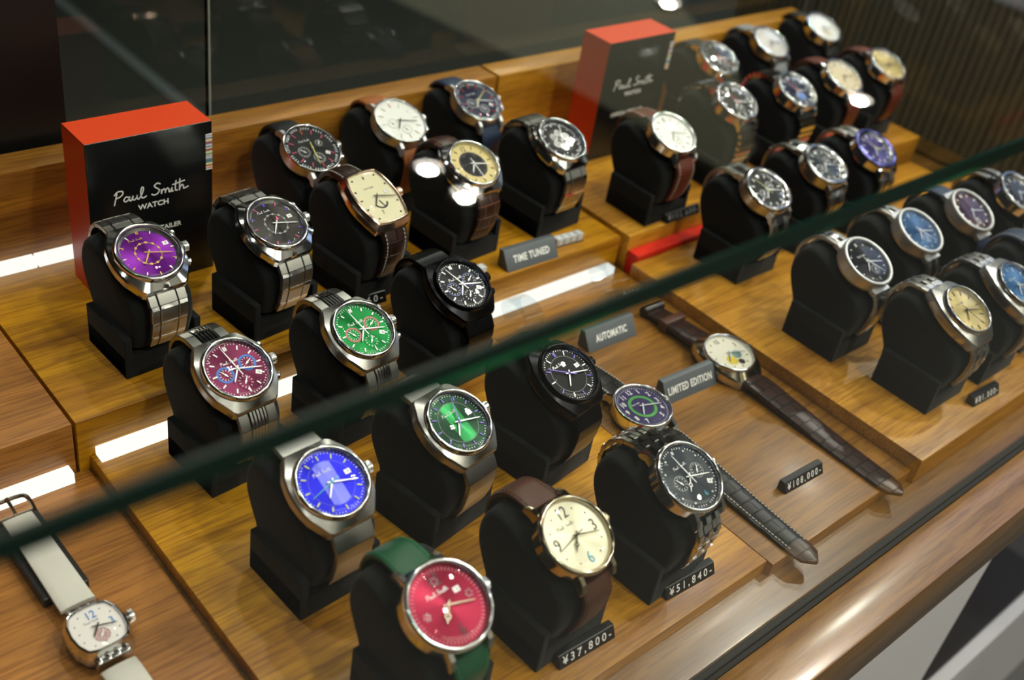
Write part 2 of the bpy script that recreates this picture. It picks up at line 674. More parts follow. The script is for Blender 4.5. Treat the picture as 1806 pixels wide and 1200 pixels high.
# ------------------------------------------------------------------ glass case
gc = empty('glass_case', (0, 0, 0), 0, 'clear glass case with green polished edge covering the watches', 'glass case')
LZ0, LZ1 = 279.5, 287.3
lid = MB()
prof = [(158.2, LZ0), (158.2, LZ0 + 1.8), (158.2, LZ1 - 1), (159, LZ1), (652, LZ1), (652, LZ0)]
lid.loft([[(x, y, z) for y, z in prof] for x in (-480, 1085)])
lid.m = [2, 1, 1, 0, 1, 0, 1, 1]
lid.build('top_pane', [LIDGLASS, EDGE, EDGEGLINT], gc)
fp = MB()
fp.box(-480, 1085, 158.4, 161.8, .2, LZ0 - .2)
fp.m = [2, 1, 0, 1, 0, 1]
fp.build('front_pane', [LIDGLASS, EDGE, RUBBER], gc)
sp = MB()
sp.box(1077, 1080.5, 163.4, 648, 1.2, LZ0 - .2)
sp.m = [1, 1, 1, 0, 1, 0]
sp.build('side_pane', [LIDGLASS, EDGE], gc)
for x0, x1 in ((249, 350.2), (351.6, 1076)):
    rp = MB()
    rp.box(x0, x1, 656, 660, .3, LZ1)
    rp.m = [1, 1, 0, 2, 0, 2]
    rp.build('rear_pane', [REARGLASS, EDGE, SEAM], gc)
MB().box(60, 248.5, 654, 668, .3, 330).build('rear_post', pmat('post_black', '0b0b0a', .4), gc)
MB().box(350.2, 351.6, 655, 661, .3, LZ1).build('seam_strip', SEAM, gc)


# ------------------------------------------------------------------ wooden boards
def board(name, x0, x1, y0, y1, z0, z1, mat, label, cat='display board', group=None, bev=.7):
    cx, cy = (x0 + x1) / 2, (y0 + y1) / 2
    o = MB().box(x0 - cx, x1 - cx, y0 - cy, y1 - cy, 0, z1 - z0).build(name, mat, bevel=bev, seg=2)
    o.location = (cx * .001, cy * .001, (z0 + .06) * .001)
    return tag(o, label, cat, group)


board('display_riser', -300, 162.4, 460.4, 620, 0, 36, LEFTWOOD, 'brown walnut riser block at the far left, left of the dark gap', 'display riser')
board('display_riser', 164.2, 594, 460, 620, 0, 36, GOLDWOOD, 'golden teak riser carrying the left red box and three rows of watches', 'display riser')
board('display_riser', 600.4, 1030, 456.5, 620, 0, 36, RIGHTWOOD, 'honey teak riser at the right carrying the blurred rear watches', 'display riser')
board('display_board', -300, 168.6, 186, 459.6, 0, 1.5, LEFTWOOD, 'low brown walnut board under the cream strap watch')
board('display_board', 170.6, 444.6, 188, 459.5, 0, 9.8, GOLDWOOD, 'golden teak board under the nine watches in the front middle')
board('display_board', 445, 593.6, 184, 459.5, 0, 9.8, TRAYWOOD, 'dark walnut board under the two watches lying flat')
board('display_board', 594.2, 1002, 180.5, 444, 0, 20, RIGHTWOOD, 'raised honey teak board in the right front under the oval watches')
board('back_board', -300, 591.6, 622, 646, 0, 102, PANELWOOD, 'upright teak back board behind the left red box', 'back board')
board('back_board', 594.6, 1030, 622, 646, 0, 102, RIGHTWOOD, 'upright honey teak back board behind the right red box', 'back board')


def strip(x0, x1, y0, y1, z0, z1, mat, label):
    o = MB().box(x0, x1, y0, y1, z0, z1).build('accent_strip', mat, bevel=.3)
    return tag(o, label, 'strip')


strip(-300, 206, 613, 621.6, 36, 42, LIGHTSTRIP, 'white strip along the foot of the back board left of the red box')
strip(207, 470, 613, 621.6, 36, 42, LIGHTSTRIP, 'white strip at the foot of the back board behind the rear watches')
strip(560, 660, 612, 621.6, 36, 41, REDACR, 'red strip at the foot of the back board behind the navy watch')
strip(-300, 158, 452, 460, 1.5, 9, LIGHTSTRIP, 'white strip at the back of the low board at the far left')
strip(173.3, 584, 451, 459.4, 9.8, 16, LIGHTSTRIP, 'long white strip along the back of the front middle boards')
strip(601.5, 960, 445, 456, 0, 24, REDACR, 'red strip between the right riser and the raised right board')


# ------------------------------------------------------------------ presentation boxes
def gift_box(loc, rz, label, lean=0):
    e = empty('presentation_box', loc, rz, label, 'box', 'red and black watch boxes')
    W, D, H = 80.5, 31, 106.4
    b = MB()
    b.box(-W / 2, W / 2, 0, D, 0, H)
    b.m = [1, 1, 0, 1, 1, 1]
    b.build('carton', [BLACKCARD, REDCARD], e, bevel=.25)
    M = RX(90)
    M = T(0, -.02, 0) @ M
    MB().sign(49, T(-.8, 67.2, 0) @ RZ(0), wd=.8, depth=.1).build('signature_logo', WHITE, e, M)
    MB().text('WATCH', 4.9, T(0.2, 57.6, 0), sx=1.1, depth=.1, bold=.025).build('lettering', WHITE, e, M)
    MB().text('OFFICIAL RETAILER', 4.5, T(-1.8, 39.8, 0), sx=1.02, depth=.1, bold=.02).build('lettering', WHITE, e, M)
    st = MB()
    cols = [REDCARD, WHITEACR, pmat('stripe_lilac', 'b8b0d8', .4), pmat('stripe_yellow', 'ead98a', .4), pmat('stripe_blue', '6a7ab8', .4), pmat('stripe_green', '5a9a6a', .4), pmat('stripe_plum', '8a4a78', .4),
            pmat('stripe_orange', 'e0904a', .4)]
    seq = [1, 2, 1, 4, 3, 1, 7, 6, 2, 1, 4, 1, 7, 6, 3, 1, 5, 3, 2, 1, 2, 5, 4, 5, 1, 3, 0, 1, 7, 1]
    for k, c in enumerate(seq):
        z = 98 - k * .82
        st.box(W / 2 - 4.4, W / 2 + .05, -.12, 3, z - .82, z, c)
    st.build('stripe_label', cols, e)
    return e


gift_box((263, 564, 36), 0.4, 'red topped black box behind the purple dial watch at left')
gift_box((699, 566, 36), 0, 'red topped black box farther right behind the white dial watch')

# ------------------------------------------------------------------ watch stands
# local frame: origin under the dial centre, y from -13 (front) to 32 (back)
CUSH = [(6, 15.4), (0, 22), (-3.2, 33), (-2.6, 44), (3, 51.5), (17, 58.5), (30, 64.5), (40, 68.5), (48, 69), (55, 64.5), (59.3, 55), (59.3, 45), (56, 36), (50, 25), (44, 15.4)]
sproto = empty('watch_stand', (0, 0, 0))
b = MB()
b.box(-24, 24, -13, 32, 0, 15)
b.build('base', SUEDE, sproto, bevel=.8, seg=2)
for x0 in (-24, 19.5):
    b = MB()
    b.box(x0, x0 + 4.5, -13.02, 32.02, .01, 27.2)
    b.build('side_wall', SUEDE, sproto, bevel=1.0, seg=3)
c = MB()
cp = catmull([(0, y - 13, z) for y, z in CUSH], 4, True)
ctr = Vector((0, 14, 42))
rings = []
for x, k in ((-18.9, .86), (-18.6, .90), (-17.5, .94), (-15, .975), (-11, .99), (0, 1.0), (11, .99), (15, .975), (17.5, .94), (18.6, .90), (18.9, .86)):
    rings.append([(x, ctr.y + (p.y - ctr.y) * k, max(15.2, ctr.z + (p.z - ctr.z) * k)) for p in cp])
c.loft(rings)
c.build('cushion', SUEDE, sproto, ang=50)
_used = [False]


def stand(x, y, z, rz, label):
    if not _used[0]:
        _used[0] = True
        o = sproto
        o.location = (x * .001, y * .001, z * .001)
        o.rotation_euler = (0, 0, radians(rz))
    else:
        o = dup(sproto, (x, y, z), rz)
    return tag(o, label, 'watch stand', 'black suede watch stands')


# ------------------------------------------------------------------ watches
TILT = 25.0
DIAL = T(0, 0, 71) @ RX(TILT)      # dial frame in the stand frame


def outline(pts, n=72):
    """Closed outline through the points of one quadrant (x>0, y>=0, from the 12 o'clock side to the 3 o'clock side), sampled by angle."""
    q = list(pts)
    full = q + [(x, -y) for x, y in reversed(q) if y > 1e-6]
    full = full + [(-x, y) for x, y in reversed(full) if x > 1e-6]
    full.sort(key=lambda p: math.atan2(p[1], p[0]))
    out = []
    k = len(full)
    for i in range(n):
        a = -pi + 2 * pi * (i + .5) / n
        d = Vector((cos(a), sin(a)))
        best = None
        for j in range(k):
            p, r = Vector(full[j]), Vector(full[(j + 1) % k])
            e = r - p
            den = d.x * e.y - d.y * e.x
            if abs(den) < 1e-9:
                continue
            t = (p.x * e.y - p.y * e.x) / den
            u = (p.x * d.y - p.y * d.x) / den
            if t > 0 and -1e-6 <= u <= 1 + 1e-6 and (best is None or t < best):
                best = t
        out.append((d.x * best, d.y * best))
    return out


def circ(r, n=72):
    return [(r * cos(-pi + 2 * pi * (i + .5) / n), r * sin(-pi + 2 * pi * (i + .5) / n)) for i in range(n)]


OUTL = {
    'cushion': [(11.8, 22.8), (13.4, 21.9), (19.5, 12), (21.0, 5.5), (21.4, 0)],
    'tonneau': [(0, 23.2), (6, 23), (13.6, 22), (16.6, 14), (18.2, 6), (18.6, 0)],
    'square': [(0, 14.8), (6.2, 14.5), (11, 12.9), (13.8, 7), (14.6, 0)],
    'octo': [(10.8, 24.5), (13, 22.5), (17, 16.5), (20, 9), (20.8, 0)],
}


def scl(o, k, ky=None):
    return [(x * k, y * (ky or k)) for x, y in o]


def lug(mb, x, y, wd=3.0, long=24.5, zb=-8.5):
    sg = 1 if y > 0 else -1
    prof = [(12, -.8), (17.5, -.6), (21.5, -2.2), (long, -6.0), (long, zb), (long - 2.6, zb), (19.5, -6.8), (12, -7.2)]
    a = [(x - wd / 2, sg * p, z) for p, z in prof]
    b_ = [(x + wd / 2, sg * p, z) for p, z in prof]
    mb.loft([a, b_])


def hand(mb, ang, L, w0, w1, tail=3, z0=.7, z1=.95, mi=0, ring=0):
    """Tapered hand; ang in degrees clockwise from 12."""
    M = RZ(-ang)
    if ring:
        mb.prism([(-w0 / 2, -tail), (w0 / 2, -tail), (w0 / 2, L * .45), (-w0 / 2, L * .45)], z0, z1, mi, M)
        mb.lathe([(ring * .55, z0), (ring, z0), (ring, z1), (ring * .55, z1), (ring * .55, z0)], 20, mi, M @ T(0, L * .45 + ring * .8, 0))
        mb.prism([(-w0 / 2, L * .45 + ring * 1.6), (w0 / 2, L * .45 + ring * 1.6), (w1 / 4, L), (-w1 / 4, L)], z0, z1, mi, M)
    else:
        mb.prism([(-w0 / 2, -tail), (w0 / 2, -tail), (w0 * .62, L * .25), (w1 / 2, L * .9), (0, L), (-w1 / 2, L * .9), (-w0 * .62, L * .25)], z0, z1, mi, M)
    return mb


def band_frames(path):
    P = [Vector((0, p[0], p[1])) for p in path]
    acc, out = 0.0, []
    for i, p in enumerate(P):
        if i:
            acc += (p - P[i - 1]).length
        t = (P[min(i + 1, len(P) - 1)] - P[max(i - 1, 0)]).normalized()
        nrm = Vector((1, 0, 0)).cross(t)
        out.append((acc, p, t, nrm))
    return out


def frame_at(fr, s):
    for a, b_ in zip(fr, fr[1:]):
        if s <= b_[0] or b_ is fr[-1]:
            k = (s - a[0]) / max(1e-6, b_[0] - a[0])
            return a[1].lerp(b_[1], k), a[2].lerp(b_[2], k).normalized(), a[3].lerp(b_[3], k).normalized()


def leather(fr, w0, w1, thick, flip, tip=False):
    """Padded strap along the frames; returns (strap MB, stitching MB)."""
    mb, stc = MB(), MB()
    rings, uvs = [], []
    Ltot = fr[-1][0]
    sgn = -1 if flip else 1
    for s, p, t, nrm in fr:
        k = s / Ltot
        wd = (w0 + (w1 - w0) * k) / 2
        if tip and s > Ltot - 12:
            q = (s - (Ltot - 12)) / 12
            wd *= max(.10, math.sqrt(max(0, 1 - q ** 2.2)))
        h = thick * (1 - .35 * k)
        prof = [(-wd, -h * .5), (-wd, h * .15), (-wd + .8, h * .34), (-wd * .55, h * .5), (0, h * .56), (wd * .55, h * .5), (wd - .8, h * .34), (wd, h * .15), (wd, -h * .5)]
        rings.append([p + Vector((1, 0, 0)) * a + nrm * sgn * b_ for a, b_ in prof])
        uvs.append([(a + 5, s) for a, b_ in prof])
    mb.loft(rings)
    for i, uvr in enumerate(uvs):
        for j, u in enumerate(uvr):
            mb.uv[i * 9 + j] = u
    s = 3.0
    while s < Ltot - (14 if tip else 3):
        p, t, nrm = frame_at(fr, s)
        k = s / Ltot
        wd = (w0 + (w1 - w0) * k) / 2 - 1.7
        h = thick * (1 - .35 * k)
        for sx in (-1, 1):
            c0 = p + Vector((sx * wd, 0, 0)) + nrm * sgn * (h * .42)
            M = Matrix((Vector((1, 0, 0)), t, nrm * sgn)).transposed().to_4x4()
            M.translation = c0
            stc.box(-.26, .26, -.75, .75, -.3, .28, 0, M)
        s += 2.5
    return mb, stc


def links(fr, cols, pat, thick, flip, w0, w1, mats=1):
    """Metal bracelet: pat = list of (length, gap, list of (column, lift, material))."""
    mb = MB()
    s, i = 0.4, 0
    Ltot = fr[-1][0]
    sgn = -1 if flip else 1
    while s < Ltot - 1.5:
        L, gap, items = pat[i % len(pat)]
        L = min(L, Ltot - s)
        m = 2 if L > 4.5 else 1
        k = s / Ltot
        kw = ((w0 + (w1 - w0) * k) / w0)
        for a, b_, lift, mi in items:
            rings = []
            for q in range(m + 1):
                p, t, nrm = frame_at(fr, min(Ltot, s + L * q / m))
                ax = Vector((1, 0, 0))
                rings.append((p, nrm, ax))
            x0, x1 = a * kw * w0 / 2, b_ * kw * w0 / 2
            rr = []
            for p, nrm, ax in rings:
                h0, h1 = -thick / 2, thick / 2 + lift
                e = min(.35, (x1 - x0) * .2)
                rr.append([p + ax * x0 + nrm * sgn * h0, p + ax * x0 + nrm * sgn * (h1 - .3), p + ax * (x0 + e) + nrm * sgn * h1, p + ax * (x1 - e) + nrm * sgn * h1, p + ax * x1 + nrm * sgn * (h1 - .3),
                           p + ax * x1 + nrm * sgn * h0])
            mb.loft(rr, mi=mi)
        s += L + gap
        i += 1
    return mb


LINKPAT = {
    # wide three-column links with raised bars between them
    'bars': [(8.2, .2, [(-1, -.56, 0, 0), (-.52, .46, .12, 0), (.5, 1, 0, 0)]), (2.1, .2, [(-1, -.56, .25, 1), (-.52, .46, .4, 1), (.5, 1, .25, 1)])],
    # smooth broad links
    'broad': [(10.5, .35, [(-1, 1, 0, 0)]), (6.4, .35, [(-1, 1, 0, 0)])],
    # ribbed centre
    'ribbed': [(11.0, .35, [(-1, -.46, 0, 0), (-.42, -.26, .35, 1), (-.24, -.08, .35, 1), (-.06, .10, .35, 1), (.12, .28, .35, 1), (.30, .44, .35, 1), (.48, 1, 0, 0)])],
    # five-row beads
    'five': [(3.2, .25, [(-1, -.56, 0, 0), (-.20, .20, 0, 0), (.56, 1, 0, 0)]), (.9, .1, [(-.54, -.22, .1, 1), (.22, .54, .1, 1), (-.98, -.60, -.4, 0), (-.18, .18, -.4, 0), (.60, .98, -.4, 0)]),
             (3.2, .25, [(-.54, -.22, 0, 0), (.22, .54, 0, 0), (-.98, -.60, -.3, 0), (.60, .98, -.3, 0), (-.18, .18, -.3, 0)])],
    # rods across
    'rods': [(3.4, .5, [(-1, 1, .25, 1)]), (1.4, .3, [(-.9, .9, -.7, 0)])],
    # simple three-row
    'three': [(5.2, .3, [(-1, -.42, 0, 0), (-.38, .38, .1, 1), (.42, 1, 0, 0)])],
}

FRONT_IN = [(-20.6, 48), (-20.4, 38.5), (-18.4, 29), (-14.9, 20.6)]
REAR_IN = [(30.8, 74.2), (38.5, 72.6), (45.0, 67.4), (49.2, 58.5), (49.4, 47), (46.2, 36.5), (41.6, 28.8)]


def make_watch(name, label, loc, rz, sp, D=None, flat=None):
    """sp: dictionary describing the case, the dial and the strap. Worn watches use the stand frame; flat ones pass D and flat."""
    e = empty(name, loc, rz, label, 'watch', sp.get('group'))
    D = D or DIAL
    met, bez = sp.get('metal', STEEL), sp.get('bezel', sp.get('metal', STEEL))
    R, Rd = sp.get('R', 19.6), sp.get('Rd', 16.4)
    shape = sp.get('case', 'round')
    n = 72
    flatdial = shape in ('tonneau', 'square')
    droop = lambda y: -.011 * max(0, abs(y) - 9) ** 2
    # ---- case
    cs = MB()
    if shape == 'round' or shape == 'drum':
        zt = sp.get('top', 1.2)
        zb = -9.6
        cs.lathe([(0, zb), (R * .86, zb), (R * .93, zb + .8), (R * .985, zb + 3.0), (R * .985, zt - 1.6), (R * .96, zt - .4), (Rd + .4, zt - .4), (Rd + .4, -.4), (0, -.4)], n)
        if not sp.get('nolugs'):
            lw = sp.get('lugw', 10.8)
            for sx in (-1, 1):
                for sy in (-1, 1):
                    lug(cs, sx * lw, sy, sp.get('lugt', 3.0))
        else:
            for sy in (-1, 1):
                cs.box(-9, 9, min(sy * 15, sy * 22.5), max(sy * 15, sy * 22.5), -8.4, -4.4)
    else:
        o = outline(OUTL[shape], n)
        inner = scl(o, .80, .84) if flatdial else circ(R * .985, n)
        lv = []
        for k, z in ((.90, -9.4), (.965, -8.6), (1.0, -6.6), (1.0, -2.4), (.965, -1.0)):
            lv.append([(x * k, y * (k if abs(k - 1) < .01 else 1 - (1 - k) * .8), z + droop(y)) for x, y in o])
        if flatdial:
            lv.append([(x, y, .9 + droop(y) * .5) for x, y in scl(o, .90, .92)])
            lv.append([(x, y, 1.6 + droop(y) * .3) for x, y in scl(o, .84, .87)])
            lv.append([(x, y, .6) for x, y in scl(o, .80, .83)])
            lv.append([(x, y, -.4) for x, y in scl(o, .80, .83)])
        else:
            lv.append([(x, y, -.1) for x, y in inner])
        cs.loft(lv)
    if shape == 'square':                      # small studded lugs
        for sy in (-1, 1):
            cs.box(-8.5, 8.5, min(sy * 12, sy * 17.4), max(sy * 12, sy * 17.4), -7.5, -3.2)
            for k in range(4):
                cs.lathe([(1.4, -3.4), (1.4, -2.2), (0, -1.0)], 6, 0, T(-6.6 + 4.4 * k, sy * 15.6, 0))
    cs.build('case', sp.get('casemat', met), e, D, bevel=.3, bang=45, ang=20)
    # ---- bezel
    if not flatdial:
        bz = MB()
        h = sp.get('bh', 2.6)
        cxr, hw = (R + Rd + .35) / 2, (R - Rd - .35) / 2
        arc = [(cxr + hw * cos(radians(a)) * (1 if a else 1), .3 + (h - .3) * sin(radians(a))) for a in range(0, 181, 15)]
        bz.lathe([(R - .6, -.5), (R, -.4)] + arc + [(Rd + .35, -.3), (R - .6, -.5)], n)
        if sp.get('knurl'):
            for k in range(60):
                bz.box(-.35, .35, R - 2.0, R - .5, h - .5, h + .12, 0, RZ(k * 6))
        bz.build('bezel', bez, e, D, ang=40)
    # ---- dial
    dmat = sp['dial']
    dm = MB()
    if flatdial:
        dm.prism(scl(outline(OUTL[shape], n), .80, .83), -.35, 0)
    else:
        dm.lathe([(0, 0), (Rd * .5, 0), (Rd + .25, 0), (Rd + .25, -.3)], n)
    dl = dm.build('dial', dmat, e, D)
    if not flatdial and sp.get('flange') is not None:
        MB().lathe([(Rd + .3, 1.5), (Rd - .2, .9), (Rd - 1.3, .12), (Rd - 1.3, .03), (Rd + .3, .03)], n).build('flange', sp['flange'], dl)
    hx, hy = (13.6, 17.2) if shape == 'tonneau' else (10.2, 10.8) if shape == 'square' else (Rd, Rd)
    tk = sp.get('track')
    if tk:
        mb = MB()
        for k in range(60):
            if k % 5 or sp.get('alltrack'):
                mb.box(-tk[2] / 2, tk[2] / 2, tk[0], tk[1], .04, tk[3] if len(tk) > 3 else .1, 0, RZ(k * 6))
        mb.build('minute_track', sp.get('trackmat', SILVERPRINT), dl)
    mk = sp.get('mark')
    if mk:                                       # (r0, r1, width, material, skip list, alternate material)
        mb = MB()
        for k in range(12):
            if k in mk[4]:
                continue
            M = RZ(-k * 30)
            mi = 1 if len(mk) > 5 and (k in mk[6] if len(mk) > 6 else k % 2) else 0
            r0, r1, wd = mk[0], mk[1], mk[2]
            if flatdial:
                a = radians(k * 30)
                f = min(hx / max(1e-6, abs(sin(a))), hy / max(1e-6, abs(cos(a)))) / Rd if True else 1
                r0, r1 = r0 * f, r1 * f
            if sp.get('dots') and k % 3:
                mb.lathe([(wd, .04), (wd, .3), (wd * .6, .5), (0, .5)], 12, mi, M @ T(0, (r0 + r1) / 2, 0))
            elif k == 0 and not sp.get('single12'):
                mb.box(-wd * 1.15, -wd * .2, r0, r1, .04, .5, mi, M).box(wd * .2, wd * 1.15, r0, r1, .04, .5, mi, M)
            else:
                mb.box(-wd / 2, wd / 2, r0, r1, .04, .5, mi, M)
        mb.build('hour_markers', [mk[3], mk[5] if len(mk) > 5 else mk[3]], dl, bevel=.06)
    for key, (h_, txt, size, mat) in enumerate(sp.get('nums', [])):
        a = radians(h_ * 30)
        r = sp.get('numr', 12.2)
        ww = (hx / Rd, hy / Rd) if flatdial else (1, 1)
        MB().text(txt, size, T(r * sin(a) * ww[0], r * cos(a) * ww[1], .04), depth=.2, sx=.8).build('numeral', mat, dl)
    if sp.get('patch'):
        pm, pw, ph = sp['patch']
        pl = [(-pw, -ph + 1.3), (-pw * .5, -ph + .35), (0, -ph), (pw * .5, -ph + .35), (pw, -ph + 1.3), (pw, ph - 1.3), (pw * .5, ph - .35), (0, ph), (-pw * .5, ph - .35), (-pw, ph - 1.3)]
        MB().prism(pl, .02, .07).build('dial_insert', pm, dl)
    if sp.get('ring'):
        rr, rw, rm = sp['ring']
        mb = MB()
        mb.lathe([(rr - rw, .04), (rr - rw, .16), (rr, .16), (rr, .04), (rr - rw, .04)], 60)
        if sp.get('ringdots'):
            for k in range(12):
                mb.box(-.7, .7, rr - rw - .5, rr + .5, .05, .3, 0, RZ(k * 30 + 15))
        mb.build('dial_ring', rm, dl)
    for sx, sy, r, bgm, rm, rw, ang in sp.get('subs', []):
        mb = MB()
        M = T(sx, sy, 0)
        mb.lathe([(0, .05), (r, .05), (r, .02)], 40, 0, M)
        mb.lathe([(r - rw, .05), (r - rw, .2), (r, .2), (r, .05)], 40, 1, M)
        for k in range(12):
            mb.box(-.11, .11, r - rw - 1.3, r - rw - .2, .06, .12, 2, M @ RZ(k * 30))
        mb.prism([(-.3, -1.6), (.3, -1.6), (.22, r - rw - .9), (-.22, r - rw - .9)], .3, .45, 2, M @ RZ(-ang))
        mb.lathe([(.6, .05), (.6, .55), (0, .55)], 12, 2, M)
        mb.build('subdial', [bgm, rm, sp.get('submat', SILVERPRINT)], dl)
    for (fn) in sp.get('extra', []):
        fn(dl)
    if sp.get('logo'):
        lx, ly, lw, lm = sp['logo']
        MB().sign(lw, T(lx, ly, .05), wd=max(.15, .016 * lw), depth=.12).build('signature_logo', lm, dl)
    if sp.get('date'):
        x, y, rot, fm = sp['date']
        mb = MB()
        M = T(x, y, 0) @ RZ(rot)
        mb.box(-1.6, 1.6, -1.25, 1.25, .03, .16, 0, M)
        mb.box(-1.25, 1.25, -.95, .95, .1, .2, 1, M)
        mb.text('18', 1.9, M @ T(0, 0, .2), 2, .06, .9)
        mb.build('date_window', [fm, WHITE, DARK], dl)
    # ---- hands (about 7:18)
    hm = sp.get('hands', SILVERPRINT)
    hl = sp.get('hl', 1.0) * (hy / 16.4 if flatdial else 1.0)
    ringh = sp.get('ringhand', 0)
    hand(MB(), 219, 8.8 * hl, .68, .6, 2.2, .75, 1.0, 0, ringh).build('hour_hand', hm, e, D)
    hand(MB(), 107, 13.8 * hl, .56, .45, 2.6, 1.05, 1.3).build('minute_hand', hm, e, D)
    if sp.get('sec') is not None:
        mb = hand(MB(), sp['sec'], 14.6 * hl, .5, .3, 4.5, 1.35, 1.5)
        mb.lathe([(.7, .1), (.7, 1.55), (.4, 1.75), (0, 1.75)], 16)
        mb.build('seconds_hand', sp.get('secmat', hm), e, D)
    # ---- crystal
    cr = MB()
    if flatdial:
        o = scl(outline(OUTL[shape], n), .805, .835)
        cr.loft([[(x, y, 1.0) for x, y in o], [(x * .96, y * .96, 1.75) for x, y in o], [(x * .7, y * .7, 2.3) for x, y in o], [(x * .3, y * .3, 2.6) for x, y in o]], cap0=False)
    else:
        h = sp.get('bh', 2.6)
        g = sp.get('dome', .9)
        cr.lathe([(Rd + .8, h - .3), (Rd + .45, h + .15), (Rd * .8, h + .15 + g * .4), (Rd * .4, h + .15 + g * .86), (0, h + .15 + g)], n)
    cr.build('crystal', CRYSTAL, e, D, ang=60)
    # ---- crown and pushers
    ex = 21.0 if shape == 'cushion' else 18.2 if shape == 'tonneau' else 14.2 if shape == 'square' else 20.4 if shape == 'octo' else R * .985
    cw = MB()
    cw.lathe([(0, ex - .5), (1.6, ex - .5), (1.6, ex + .6), (2.8, ex + .8), (3.0, ex + 1.6), (3.0, ex + 3.4), (2.4, ex + 4.0), (0, ex + 4.1)], 18, 0, T(0, 0, -3.6) @ RY(90))
    for k in range(18):
        cw.box(-.2, .2, 2.7, 3.15, ex + 1.0, ex + 3.6, 0, T(0, 0, -3.6) @ RY(90) @ RZ(k * 20))
    cw.build('crown', bez, e, D)
    if sp.get('push'):
        for sy in (-1, 1):
            a = sy * 27
            MB().lathe([(0, ex - 2.2), (1.3, ex - 2.2), (1.3, ex + 1.0), (2.2, ex + 1.1), (2.2, ex + 2.6), (1.8, ex + 3.0), (0, ex + 3.0)], 16, 0, T(0, 0, -3.6) @ RZ(a) @ RY(90)).build('pusher', bez, e, D)
    # ---- strap or bracelet
    kind = sp.get('band', 'leather')
    w0, w1 = sp.get('bw', (20, 17))
    th = sp.get('bt', 3.0)
    if flat is None:
        ls = (19.8 if shape == 'cushion' else 20.8) if shape in ('cushion', 'round', 'drum', 'octo') else 21.4
        a = DIAL @ Vector((0, -ls, -6.4))
        b_ = DIAL @ Vector((0, ls, -6.4))
        paths = [(catmull([(0, a.y, a.z)] + [(0,) + p for p in FRONT_IN], 6), True), (catmull([(0, b_.y, b_.z)] + [(0,) + p for p in REAR_IN], 6), False)]
        paths = [([(p.y, p.z) for p in P], fl_) for P, fl_ in paths]
    else:
        paths = flat
    for path, fl_ in paths:
        fr = band_frames(path)
        fl2 = fl_
        if kind == 'leather':
            tipd = flat is not None and fl_
            mb, stc = leather(fr, w0, w1, th, fl2, tipd)
            so = mb.build('strap', sp['strap'], e, ang=50)
            if sp.get('stitch'):
                stc.build('stitching', sp['stitch'], so)
            if sp.get('loop'):
                pass
        else:
            pat = LINKPAT[kind]
            links(fr, None, pat, sp.get('bt', 2.6), fl2, w0, w1).build('bracelet', sp.get('bmat', [BRUSHED, STEEL]), e, ang=30)
    return e


# ---- dial materials
D_PURPLE = sunburst('dial_purple', '6a1886')
D_CHAR = sunburst('dial_charcoal', '3a3836')
D_MAROON = sunburst('dial_maroon', '62203f')
D_GREEN = sunburst('dial_green', '0b6c31')
D_BLUE = sunburst('dial_blue', '1c1cb8')
D_PERI = sunburst('dial_periwinkle', '6468d0', .6)
D_BLACK = sunburst('dial_black', '16161a')
D_GLOSS = pmat('dial_gloss_black', '0a0a0c', .5, 0.0, **{'Specular IOR Level': .15})
D_DGREEN = sunburst('dial_dark_green', '062a18')
D_MGREEN = sunburst('dial_mid_green', '1d6e3a')
D_RED = sunburst('dial_crimson', '80122f')
D_CREAM = sunburst('dial_champagne', 'e2dcc0', .35, .42)
D_WHITE = pmat('dial_white', 'e8e8e4', .4)
D_IVORY = pmat('dial_ivory', 'd8d0ac', .4)
D_YELLOW = pmat('dial_straw', 'd2bf7e', .4)
D_NAVY = sunburst('dial_navy', '1a2038', .5)
D_MATBLACK = pmat('dial_matt_black', '151517', .5, 0.0, **{'Specular IOR Level': .2})
D_SLATE = sunburst('dial_slate', '2a3036', .5)
D_SKY = sunburst('dial_sky_blue', '3a6a9a', .6)
D_PLUM = sunburst('dial_plum', '3a1024', .5)
D_VIOLET = sunburst('dial_violet', '3a2f6a', .6)
D_SILVER = pmat('dial_silver', 'b8b4ae', .35, .3)
D_TAN = pmat('dial_tan', 'd8c8a6', .4)
D_STRAW = sunburst('dial_sand', 'cdb87c', .4)
FL_STEEL = pmat('flange_steel', 'a8a8aa', .2, .9)
FL_BLACK = pmat('flange_black', '141416', .25, .4)

BROWNCROC = croc('brown_croc_leather', '2c1711', '7a4a2e')
DKBROWN = croc('dark_brown_leather', '2c1813', '120908', .3)
BLACKCROC = croc('black_croc_leather', '151312', '030303', .3)
CHESTNUT = pmat('chestnut_leather', '4a2a1c', .45, bump=(900, .25))
TAN = pmat('tan_leather', 'a05e30', .5, bump=(900, .25))
REDBROWN = pmat('red_brown_leather', '5c2818', .45, bump=(900, .25))
NAVYLEATHER = pmat('navy_leather', '24344e', .5, bump=(900, .25))
GREENLEATHER = pmat('green_leather', '0e4a2c', .42, bump=(900, .3))
BLACKLEATHER = pmat('black_leather', '17171a', .5, bump=(900, .3))
CREAMLEATHER = pmat('cream_leather', 'cac6bd', .5, bump=(900, .2))
GREYLEATHER = pmat('grey_leather', '8e9296', .5, bump=(900, .2))
STITCHW = pmat('pale_stitch', 'c9c2b2', .7)
STITCHB = pmat('brown_stitch', '5a3a28', .7)
STITCHG = pmat('green_stitch', '2a7048', .7)
STITCHN = pmat('navy_stitch', '3a4c6a', .7)
BLACKBAND = [BLACKBRUSH, BLACKSTEEL]


